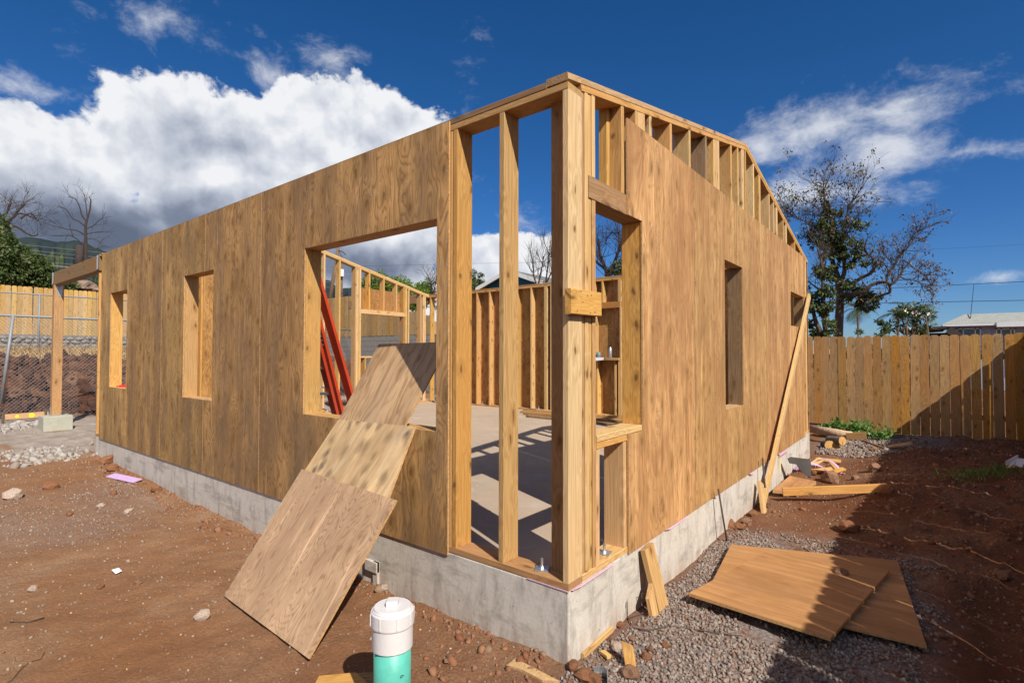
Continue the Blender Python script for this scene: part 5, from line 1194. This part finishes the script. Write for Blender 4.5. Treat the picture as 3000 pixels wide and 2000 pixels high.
# ------------------------------------------------------------ step ladder inside
LD = thing('step_ladder', 'orange red fibreglass step ladder leaning inside the big window opening', 'ladder')
def lrail(p, q, wdt, name='rail'):
    p, q = Vector(p), Vector(q); z = (q-p).normalized(); x = Vector((1, .08, 0)); x = (x-z*x.dot(z)).normalized(); y = z.cross(x); l = (q-p).length
    mb = MB(); mb.box((-wdt/2, -.0025, 0), (wdt/2, .0025, l)); mb.box((-wdt/2-.001, .0, 0), (-wdt/2+.004, .034, l)); mb.box((wdt/2-.004, .0, 0), (wdt/2+.001, .034, l)); return link(name, mb.mesh(name), M['ladder'], LD, frame(p, x, y, z)), frame(p, x, y, z), l
def q_(x, y, yy): return bp(900+x/3.265, 780+y/3.265, 'y', yy)
def ext(a, b, z0, z1): a = Vector(a); b = Vector(b); f = lambda z: a+(b-a)*((z-a.z)/(b.z-a.z)); return f(z0), f(z1)
a, b = ext(q_(398, 1230, 1.40), q_(108, 215, .85), .005, 2.4); lrail(a, b, .115)
a, b = ext(q_(300, 1370, 1.40), q_(75, 470, .92), .005, 2.4); r2_, fr2, l2_ = lrail(a, b, .105)
a3, b3 = ext(q_(262, 1425, 1.25), q_(78, 700, .78), .005, 2.4); lrail(a3, b3, .09)
a4 = Vector(a3)+Vector((-.42, -.25, 0)); b4 = Vector(b3)+Vector((-.26, -.15, 0)); lrail(a4, b4, .07)
for k in range(7):
    t = (k+.6)/8; p = Vector(a3).lerp(Vector(b3), t); q = Vector(a4).lerp(Vector(b4), t); board('step', p, q, .075, .03, (.5, .8, .0), M['alu'], LD)
    p2 = Vector(a).lerp(Vector(b), t); pipe('brace', [p2, p.lerp(q, .35)+Vector((0, 0, .1))], .008, M['alu'], LD, 6)
zl = (Vector(q_(150, 560, .95)).z-a.z)/(b.z-a.z)*l2_
lb_ = MB(); lb_.box((-.034, .0028, zl-.28), (.034, .0042, zl+.30)); lo = link('warning_label', lb_.mesh('warning_label'), M['label'], LD, fr2)
lb_ = MB()
for i in range(10):
    for j in (-1, 1):
        z0 = zl-.25+i*.055; lb_.box((j*.016-.010, .0042, z0), (j*.016+.010, .005, z0+.022)); lb_.box((j*.016-.010, -.005, z0), (j*.016+.010, -.0042, z0+.022))
link('pictograms', lb_.mesh('pictograms'), M['labelw'], lo)
lb_ = MB(); lb_.box((-.034, -.0042, zl-.28), (.034, -.0028, zl+.30)); link('warning_label', lb_.mesh('warning_label'), M['label'], LD, fr2)

# ------------------------------------------------------------ timber and tools inside
def lum(name, label, p, q, w, t, side, m, cat='lumber', **k):
    o = board(name, p, q, w, t, side, M[m], None, **k); tag(o, label, cat); return o
for i, (x0, x1, y, z, lb) in enumerate(((-5.35, -1.2, 6.72, .03, 'long floor board nearest the back wall plate'), (-5.25, -1.6, 6.5, .03, 'second long board on the slab from the back wall'), (-5.0, -1.0, 6.27, .03, 'third long board on the slab from the back wall'), (-4.7, -1.4, 5.98, .025, 'greyish board lying nearest the shadow on the slab'), (-4.9, -1.3, 6.6, .07, 'board stacked across the others by the back wall'))):
    lum('floor_board', lb, (x0, y, z), (x1, y+.12*(i % 3-1), z), .09 if i != 3 else .12, .038, (0, 1, 0), ['plate', 'stud', 'plate', 'beam', 'stud'][i])
for k in range(3):
    o = pipe('metal_rod', [(-5.3+.12*k, 6.88+.02*k, .05), (-4.7+.15*k, 6.86-.01*k, .05)], .011, M['galv'], None); tag(o, ['left', 'middle', 'right'][k]+'most steel rod on the slab beside the back wall', 'rod')
mb = MB(); mb.box((-5.75, 6.55, .01), (-5.62, 6.63, .10)); mb.box((-5.72, 6.52, .03), (-5.66, 6.55, .08)); o = link('tool_box', mb.mesh('tool_box'), M['redp']); tag(o, 'small red plastic case on the slab beyond the second stud', 'tool')
o = link('spray_can', MB().lathe([(.032, 0), (.033, .004), (.033, .17), (.026, .185), (.018, .188), (.018, .205), (.014, .21)], 20).mesh('spray_can', True), M['galv']); o.location = (-3.44, 7.03, 1.172); tag(o, 'silver spray can on the back window sill', 'can')
o = link('cup', MB().lathe([(.035, 0), (.042, .11), (.039, .11)], 16).mesh('cup', True), M['curtain']); o.location = (-3.715, 7.05, 1.172); tag(o, 'dark printed cup on the back window sill', 'cup')
mb = MB(); mb.add([(-3.8, 6.93, 1.173), (-3.52, 6.92, 1.173), (-3.52, 7.08, 1.174), (-3.8, 7.08, 1.174), (-3.8, 6.915, 1.10), (-3.53, 6.91, 1.125)], [(0, 1, 2, 3), (0, 4, 5, 1)]); o = link('paper', mb.mesh('paper'), M['paper']); tag(o, 'white sheet of paper hanging over the back window sill', 'paper')
mb = MB(); mw = Matrix.Translation((-7.45, .06, .768))@Matrix.Rotation(.5, 4, 'Z'); mb.box((-.02, -.02, 0), (.12, .02, .03), mw); mb.box((.07, -.03, .0), (.13, .02, .045), mw); mb.box((-.08, -.01, .005), (0, .01, .02), mw); o = link('hand_tool', mb.mesh('hand_tool'), M['redp']); tag(o, 'red hand tool lying on the sill of the small left window', 'tool')

# ------------------------------------------------------------ things round the foundation
gg = lambda x, y, dz=0: Vector((x, y, gz(x, y)+dz))
lum('scrap_block', 'short board leaning upright against the right foundation', (.12, .945, gz(.13, 1)-.01), (.034, .905, -.015), .14, .038, (0, 1, 0), 'stud', 'board')
lum('scrap_block', 'small angled offcut at the foot of the leaning board', gg(.13, .80, -.02), gg(.09, .81, .15), .08, .03, (0, 1, 0), 'stud', 'offcut', e1=.9)
o = pipe('rebar', [(.10, 2.47, gz(.1, 2.5)-.1), (.055, 2.34, .075)], .008, M['rust'], None); tag(o, 'rusty rebar stake nearest the corner on the right side', 'rebar')
o = pipe('rebar', [(.09, 3.93, gz(.1, 3.9)-.1), (.06, 3.88, .105)], .010, M['rust'], None); tag(o, 'dark rebar stake beside the foot of the long brace', 'rebar')
lum('brace_board', 'long board leaning diagonally along the right wall to the eave', (.085, 3.72, gz(.08, 3.7)+.0), (.045, 7.03, 2.16), .09, .036, (0, 1, 0), 'stud_pale', 'board')
lum('scrap_block', 'short stub of wood under the foot of the long brace', gg(.13, 3.62, -.02), gg(.05, 3.80, .26), .085, .036, (0, 1, 0), 'stud', 'offcut')
a = Vector(bp(2293, 1440, 'z', -.30)); b = Vector(bp(2598, 1421, 'z', -.17)); a.z = max(a.z, gz(a.x, a.y)+.02); b.z = gz(b.x, b.y)+.05
lum('plank', 'long yellow plank lying across the dirt toward the shade', a, b, .09, .036, (0, 0, 1), 'stud')
a = Vector(bp(2262, 1440, 'z', -.33)); sheet('plywood_offcut', 'triangular plywood offcut by the foundation behind the yellow plank', [(.06, 4.35, -.33), (.30, 4.45, -.335), (.40, 5.05, -.30), (.1, 5.1, -.30)], M['plyG'], t=.04, cat='offcut')
mb = MB(); mb.box((.0005, 5.02, -.26), (.003, 5.045, -.02)); link('paint_mark', mb.mesh('paint_mark'), M['yellow'], H)
def strip(name, label, c, r0, a0, a1, w, m, rz=0, ribs=6, tilt=0):
    mb = MB(); n_ = 16; mw = Matrix.Translation(c)@Matrix.Rotation(rz, 4, 'Z')@Matrix.Rotation(tilt, 4, 'X'); V = []; F = []
    k_ = ribs*2+1
    for i in range(n_+1):
        an = a0+(a1-a0)*i/n_
        for j in range(k_): V.append(mw@Vector((r0*math.cos(an), -w/2+w*j/(k_-1), r0*math.sin(an)+(.006 if j % 2 else 0))))
    for i in range(n_):
        for j in range(k_-1): F.append((i*k_+j, (i+1)*k_+j, (i+1)*k_+j+1, i*k_+j+1))
    mb.add(V, F); me = mb.mesh(name); o = link(name, me, M[m]); so = o.modifiers.new('thick', 'SOLIDIFY'); so.thickness = .005; tag(o, label, 'foam strip')
strip('foam_strip', 'ribbed lilac foam strip arching over the dirt by the foundation', gg(.22, 5.85, -.13), .26, .5, 2.4, .14, 'lilac', .4)
strip('foam_strip', 'thin lilac foam strip looped over the wood scraps', gg(.34, 6.35, -.10), .24, .1, 2.2, .04, 'lilac', -.5, 2)
pA = Vector(bp(324, 1400, 'z', -.345)); pB = Vector(bp(402, 1416, 'z', -.345)); pA.z = gz(pA.x, pA.y)+.02; pB.z = gz(pB.x, pB.y)+.02
lum('foam_strip', 'flat lilac foam strip lying on the dirt left of the long foundation', pA, pB, .11, .012, (0, 1, .2), 'redwood', 'foam strip').material_slots[0].material = M['lilac']
mb = MB(); mb.poly([(0, .18), (.03, .12), (.13, .10), (.2, 0), (.34, -.08), (.34, .1), (.32, .16), (.05, .2)], .012, Matrix.Translation(gg(.09, 5.05, .14))@Matrix.Rotation(R(50), 4, 'Z')); o = link('metal_offcut', mb.mesh('metal_offcut'), M['darkgrey']); tag(o, 'dark grey curved sheet offcut standing by the right foundation', 'offcut')
BT = thing('bottle', 'clear plastic bottle with an orange cap lying in the dirt', 'bottle'); mw = Matrix.Translation(gg(.10, 5.02, .035))@Matrix.Rotation(R(60), 4, 'Z')@Matrix.Rotation(R(97), 4, 'Y')
link('bottle_body', MB().lathe([(.03, 0), (.034, .01), (.034, .13), (.014, .17), (.014, .18)], 18, mw).mesh('bottle_body', True), M['paper'], BT).location = (-.0, 0, 0)
link('bottle_cap', MB().lathe([(.016, .178), (.016, .20)], 14, mw).mesh('bottle_cap'), M['orange'], BT)
scr = [(.30, 6.0, .5, .34, .10), (.18, 6.55, 1.2, .30, .09), (.42, 6.5, 2.0, .26, .08), (.28, 6.95, .1, .34, .1), (.5, 6.2, 1.0, .22, .07)]
nm_ = ['wood scrap under the thin lilac loop', 'wood scrap leaning at the far end of the foundation', 'splintered wood scrap right of the foam strips', 'pale wood scrap nearest the house end', 'small wood scrap at the right edge of the debris heap']
for (x, y, a, l, w), lb in zip(scr, nm_):
    c = gg(x, y, .03); d = Vector((math.cos(a), math.sin(a), random.uniform(.0, .35)))*l/2; lum('wood_scrap', lb, c-d*.9+Vector((0, 0, .02)), c+d, w, .02, (-math.sin(a), math.cos(a), .3), 'stud', 'wood scrap')
# logs near the back fence
a = Vector(bp(2370, 1254, 'y', 9.3)); b = Vector(bp(2494, 1277, 'y', 8.9)); mb = MB(); mb.tube([a, a.lerp(b, .5), b], [.075, .08, .082], 14); o = link('log', mb.mesh('log', True), M['logbark']); tag(o, 'long peeled pale log lying near the fence beyond the house', 'log')
for (px, py, dx, dy, l, r_, lb) in ((2425, 1304, .3, -.7, .26, .085, 'short cut log facing the house, left of the pile'), (2448, 1290, .7, -.6, .3, .075, 'short cut log lying on top of the pile'), (2446, 1312, .2, -.5, .2, .06, 'small cut log at the bottom right of the pile')):
    c = Vector(bp(px, py, 'y', 8.3)); d = Vector((dx, dy, .1)).normalized()*l/2; mb = MB(); mb.tube([c-d, c+d], r_, 14); o = link('log', mb.mesh('log'), M['barkgrey']); tag(o, lb, 'log'); o.data.materials.append(M['stud']); o.data.polygons[-1].material_index = 1; o.data.polygons[-2].material_index = 1
a = Vector(bp(2612, 1285, 'z', -.12)); b = Vector(bp(2665, 1294, 'z', -.12)); a.z = gz(a.x, a.y)+.06; b.z = gz(b.x, b.y)+.08
lum('plank', 'short flat board half shaded on top of the dirt mound', a, b, .13, .03, (0, 1, 0), 'stud')
a = Vector(bp(2528, 1268, 'z', -.15)); b = Vector(bp(2592, 1288, 'z', -.15)); a.z = gz(a.x, a.y)+.12; b.z = gz(b.x, b.y)+.03; lum('stick', 'thin dark stick sloping on the dirt by the weeds', a, b, .03, .025, (0, 0, 1), 'beam', 'stick')
c = Vector(bp(2508, 1277, 'y', 8.8)); lum('wood_scrap', 'dark board end between the log and the thin stick', c-Vector((.15, 0, .02)), c+Vector((.15, .05, .02)), .12, .05, (0, 0, 1), 'beam', 'wood scrap')
# rocks that can be told apart
RK = [rockmesh('rock', 90+i, 1, .2, .75) for i in range(5)]
def rock(x, y, s, m, label, zz=None, cat='rock', sq=(1, 1, 1)):
    me = RK[int(abs(x*37+y*91)) % 5].copy(); me.name = 'rock'; me.materials.clear(); o = link('rock', me, M[m]); tag(o, label, cat); o.rotation_euler = (random.uniform(-.3, .3), random.uniform(-.3, .3), random.uniform(0, 6)); o.scale = (s*sq[0], s*sq[1], s*sq[2]); o.location = (x, y, (gz(x, y) if zz is None else zz)+s*.45)
def gr(px, py, s, m, label, **k):
    p = bp(px, py, 'z', -.38)
    for _ in range(4): p = bp(px, py, 'z', gz(p[0], p[1])+s*.4)
    rock(p[0], p[1], s, m, label, **k)
q0 = bp(2462, 1672, 'z', -.30); rock(q0[0], q0[1], .048, 'rock', 'brown stone resting on the upper plywood sheet', zz=-.335)
for a_ in ((1806, 1895, .037, 'rockw', 'whitish stone on the gravel beside the right foundation'), (1846, 1972, .052, 'rock', 'large brown stone at the bottom edge by the metal bracket'), (1712, 1972, .05, 'clod', 'broken red clod left of the metal bracket'), (1738, 1990, .045, 'clod', 'red clod directly behind the metal bracket'), (1678, 1950, .035, 'clod', 'pointed red clod just in front of the foundation corner'), (1893, 1925, .035, 'clod', 'porous red stone right of the upright wood block'), (1905, 1902, .022, 'clod', 'small red stone right of the whitish stone'), (1852, 1872, .026, 'rock', 'reddish stone above the upright wood block'), (1950, 1890, .024, 'clod', 'lone red stone on the grey gravel'), (1806, 1925, .022, 'clod', 'small flat red stone in front of the tiny wood block'), (1815, 1830, .026, 'clod', 'rounded red stone against the right foundation'),
           (2485, 1545, .085, 'clod', 'red clod at the edge of the fence shade'), (2430, 1400, .12, 'rock', 'large smooth brown rock on the dirt near the bottle'), (2505, 1400, .05, 'rock', 'small pale rock right of the large smooth one'), (2140, 1538, .06, 'clod', 'red clod nearest the first rebar stake'), (2162, 1542, .05, 'clod', 'red clod right beside the first rebar clod'), (2185, 1528, .055, 'rock', 'brown stone in the row behind the rebar clods'), (2205, 1505, .05, 'clod', 'red clod farther along the right foundation'), (2560, 1372, .09, 'rock', 'light brown rock before the shade on the mound'), (2602, 1441, .10, 'clod', 'big crumbly clod at the right end of the yellow plank'), (2560, 1318, .07, 'rock', 'grey brown rock on the mound above the logs'), (2600, 1322, .06, 'rockw', 'pale rock at the shade edge on the mound'),
           (2940, 1690, .05, 'rock', 'dark rock in the deep shade at right'), (2380, 1385, .06, 'clod', 'red clod beside the grey sheet offcut'), (2405, 1370, .065, 'clod', 'red clod behind the ribbed foam strip'),
           (35, 1452, .085, 'rockw', 'pale angular rock near the left edge of the dirt'), (595, 1802, .048, 'rockw', 'flat pale concrete chip left of the ramp foot'), (147, 1424, .085, 'clod', 'dark red clod by the rubble at left'), (205, 1505, .035, 'clod', 'small dark clod in the left dirt'), (295, 1482, .035, 'rockw', 'light stone in the middle of the left dirt'), (375, 1497, .04, 'rockw', 'light stone right of the middle one on the left dirt'), (375, 1643, .016, 'rockw', 'tiny white chip near the scrap of paper'), (310, 1350, .10, 'clod', 'heap clod at the far end of the left foundation'), (330, 1372, .08, 'clod', 'clod just before the lilac strip'), (458, 1433, .06, 'clod', 'clod against the foundation right of the lilac strip'), (1122, 1722, .035, 'rockw', 'pale stone beside the concrete stub'), (1395, 1795, .03, 'clod', 'red clod against the foundation right of the pipe'), (1315, 1933, .03, 'rock', 'brown stone on the dirt right of the pipe'), (404, 1706, .026, 'rock', 'brown stone on the dirt below the paper scrap'), (96, 1725, .03, 'rockw', 'pale stone at the lower left of the dirt'), (295, 1718, .025, 'clod', 'small red clod left of the paper scrap')):
    gr(*a_[:5])
p = bp(1848, 1935, 'z', -.37); lum('scrap_block', 'small wood block standing on end in the gravel', (p[0], p[1], -.40), (p[0]-.03, p[1]+.02, -.30), .055, .03, (1, .3, 0), 'stud', 'offcut', e1=-.5)
p = bp(1776, 1915, 'z', -.37); lum('scrap_block', 'tiny pale wood block by the whitish stone', (p[0]-.03, p[1]+.015, -.375), (p[0]+.02, p[1]-.005, -.375), .03, .02, (0, 1, 0), 'stud_pale', 'offcut')
p = bp(1745, 1870, 'z', -.36); lum('scrap_block', 'thin wood strip lying along the right foundation', (.012, .12, -.385), (.012, .46, -.375), .035, .016, (0, 0, 1), 'stud', 'offcut')
mw = Matrix.Translation((.17, .03, gz(.17, .03)+.03))@Matrix.Rotation(.5, 4, 'Z'); V = []; F = []; n_ = 14
for i in range(n_+1):
    a = math.pi*(.05+.9*i/n_); V += [mw@Vector((.035*math.cos(a), .035*math.sin(a), -.02)), mw@Vector((.035*math.cos(a), .035*math.sin(a), .018))]
for i in range(n_): F.append((2*i, 2*i+2, 2*i+3, 2*i+1))
mb = MB().add(V, F); mb.box((.033, -.06, -.03), (.036, .005, .02), mw); o = link('pipe_strap', mb.mesh('pipe_strap'), M['galv']); tag(o, 'bent galvanised strap bracket half buried at the bottom corner', 'bracket'); so = o.modifiers.new('thick', 'SOLIDIFY'); so.thickness = .002
# cable
pts = [gg(.05, .82, .02), gg(.04, .80, .12), gg(.06, .86, .13), gg(.10, .88, .02)]
for px, py in ((1842, 1810), (1855, 1832), (1900, 1840), (1960, 1836), (2030, 1838), (2100, 1848), (2175, 1858)):
    p = bp(px, py, 'z', -.385); pts.append(gg(p[0], p[1], .014))
o = pipe('cable', [tuple(x) for x in pts], .0035, M['rust'], None, 6); tag(o, 'thin rusty wire snaking over the gravel', 'wire')
o = pipe('cable', [gg(.012, .66, -.02), gg(.01, .66, .11), gg(.012, .655, .08)], .003, M['rust'], None, 5); tag(o, 'short tie wire sticking up by the right foundation', 'wire')
pts = [bp(*q, 'z', -.40) for q in ((0, 2000), (35, 1985), (60, 1950), (85, 1930), (120, 1920), (130, 1905))]; pts = [gg(p[0], p[1], .006) for p in pts]; o = pipe('twig', pts, .0018, M['rust'], None, 5); tag(o, 'thin dark twig curving across the bottom left dirt', 'twig')
pts = [bp(*q, 'z', -.40) for q in ((30, 1826), (80, 1824), (130, 1806))]; o = pipe('twig', [gg(p[0], p[1], .008) for p in pts], .0035, M['rust'], None, 5); tag(o, 'straight grey stick on the lower left dirt', 'twig')
# splinter and short boards in the foreground
P_ = [bp(*q, 'z', -.385) for q in ((1485, 1945), (1510, 1930), (1560, 1955), (1640, 1996), (1590, 1990), (1530, 1962))]
mb = MB(); P_ = [Vector((p[0], p[1], gz(p[0], p[1])+.012)) for p in P_]; n_ = len(P_); mb.add(P_+[p-Vector((0, 0, .02)) for p in P_], [tuple(range(n_))]+[((i+1) % n_, i, i+n_, (i+1) % n_+n_) for i in range(n_)]); o = link('wood_splinter', mb.mesh('wood_splinter'), M['stud_pale']); tag(o, 'long pale wood splinter half buried near the corner', 'wood scrap')
P_ = [bp(*q, 'z', -.375) for q in ((935, 1978), (1042, 1968), (1090, 2010), (1130, 2080), (880, 2080))]; sheet('scrap_board', 'yellow clipped board lying in front of the teal pipe', [tuple(p) for p in P_], M['stud'], t=.036, order=(0, 4, 1), cat='board')
P_ = [bp(*q, 'z', -.387) for q in ((1030, 1972), (1150, 1962), (1190, 2090), (1080, 2090))]; sheet('scrap_board', 'second board shaded behind the yellow clipped one', [tuple(p) for p in P_], M['beam'], t=.03, order=(0, 3, 1), cat='board')
p = bp(342, 1672, 'z', -.39); mb = MB(); z_ = gz(p[0], p[1]); mb.add([(p[0]-.05, p[1]-.01, z_+.012), (p[0]-.01, p[1]-.03, z_+.03), (p[0]+.05, p[1]-.02, z_+.012), (p[0]+.045, p[1]+.02, z_+.02), (p[0]-.0, p[1]+.012, z_+.035), (p[0]-.045, p[1]+.03, z_+.015)], [(0, 1, 4, 5), (1, 2, 3, 4)]); o = link('paper', mb.mesh('paper'), M['paper']); tag(o, 'crumpled white paper scrap on the left dirt', 'paper')
p = bp(2988, 1396, 'z', -.25); mb = MB(); mw = Matrix.Translation(gg(p[0]-.02, p[1], .03))@Matrix.Rotation(-.5, 4, 'Z')@Matrix.Rotation(.2, 4, 'X'); mb.box((-.05, -.14, -.02), (.12, .14, .02), mw); mb.box((-.05, -.14, .02), (-.045, .14, .06), mw); o = link('white_tray', mb.mesh('white_tray'), M['paper']); tag(o, 'white tray in the shade at the right edge', 'tray')
# line board with yellow dots at far left
a = Vector(bp(8, 1222, 'x', -12.95)); b = Vector(bp(142, 1212, 'x', -12.95)); LB = thing('batter_board', 'low horizontal board with yellow marks on stakes before the chain link', 'board')
board('rail', a, b, .11, .02, (0, 0, 1), M['stud'], LB); pipe('stake', [a+Vector((.03, 0, .12)), a+Vector((.03, 0, -.45))], .02, M['rust'], LB); pipe('stake', [b+Vector((.03, -.05, .12)), b+Vector((.03, -.05, -.3))], .02, M['rust'], LB)
for t_, r_ in ((.3, .03), (.62, .045)):
    c = a.lerp(b, t_); mb = MB(); mb.add([(c.x+.0125, c.y+r_*math.cos(k), c.z+r_*math.sin(k)) for k in np.linspace(0, 2*math.pi, 13)[:-1]], [tuple(range(12))]); link('yellow_mark', mb.mesh('yellow_mark'), M['yellow'], LB)
# weeds
def weed(name, label, px, py, Y_, w, h, n, size):
    c = Vector(bp(px, py, 'y', Y_)); c.z = gz(c.x, c.y); cl = [(c+Vector((random.uniform(-w, w), random.uniform(-.2, .2), h*random.uniform(.2, .75))), .13, .12, .09) for _ in range(14)]
    r = thing(name, label, 'weed'); mb = MB()
    for q in cl: mb.tube([(q[0].x*.5+c.x*.5, c.y, c.z-.02), q[0]], .004, 4, False)
    link('stems', mb.mesh('stems'), M['weed'], r); leaves('leaves', cl, n, size, M['weed'], r, .45, .1, .5)
weed('weed_plant', 'leafy green weeds growing at the fence foot above the log', 2472, 1262, 9.9, .42, .42, 1100, .085)
weed('weed_plant', 'smaller green weed at the fence foot by the wood scraps', 2585, 1262, 9.9, .14, .25, 260, .075)
weed('weed_plant', 'tiny shaded weed at the fence foot on the mound', 2690, 1262, 9.9, .12, .1, 90, .06)
p = bp(2890, 1415, 'z', -.25); xy = np.stack([rng.normal(0, 1, 500)*.12, rng.normal(0, 1, 500)*.3], -1)@np.array([[.8, -.6], [.6, .8]])+np.array([p[0], p[1]])
xy = xy[xy[:, 0] < 2.75]; blades('grass_tuft', xy, .09, .006, M['weed'], 'thin green grass on the shaded mound at right', 'grass', .6)
xy = rnd(110, -7.5, .3, -2.5, -.05); stones('wood_chips', xy, rng.uniform(.003, .008, len(xy)), M['stud_pale'], 'pale wood chips scattered on the dirt in front of the house', 'wood chips', .3)
# sawdust crumbs on the slab
xy = rnd(2500, -7, -.6, .5, 6.9); xy = keep(xy, .25+.75*(fbm(xy[:, 0]*1.3, xy[:, 1]*1.3, 3) > .55)); stones('wood_chips', xy, rng.uniform(.003, .007, len(xy)), M['pebble'], 'scattered wood chips on the slab floor', 'wood chips', .4, z=.003)
for o_ in bpy.data.objects:
    if o_.type == 'MESH' and o_.data.materials and o_.name.startswith('wood_chips'): o_.data.materials[0] = M['stud_pale']

# ------------------------------------------------------------ groups of look-alikes
GN = {'rock': 'loose rocks and clods on the site', 'plywood sheet': 'loose plywood sheets', 'offcut': 'short wood offcuts beside the foundation', 'power line': 'overhead power lines', 'utility pole': 'utility poles beyond the lot',
      'palm': 'young palms beyond the right fence', 'fence': 'fences round the lot', 'boulder': 'boulders on the left slope', 'log': 'logs near the back fence', 'lumber': 'boards lying on the slab', 'rod': 'steel rods on the slab',
      'wood scrap': 'wood scraps in the debris heap', 'weed': 'weeds at the foot of the fence', 'foam strip': 'lilac foam strips', 'rebar': 'rebar stakes on the right side', 'bush': 'shrubs beyond the right fence', 'tree': 'trees beyond the lot', 'house': None, 'wire': 'thin wires by the foundation', 'twig': 'twigs on the left dirt'}
for o in bpy.data.objects:
    c = o.get('category')
    if c and GN.get(c) and not o.get('kind') and not o.get('group'): o['group'] = GN[c]
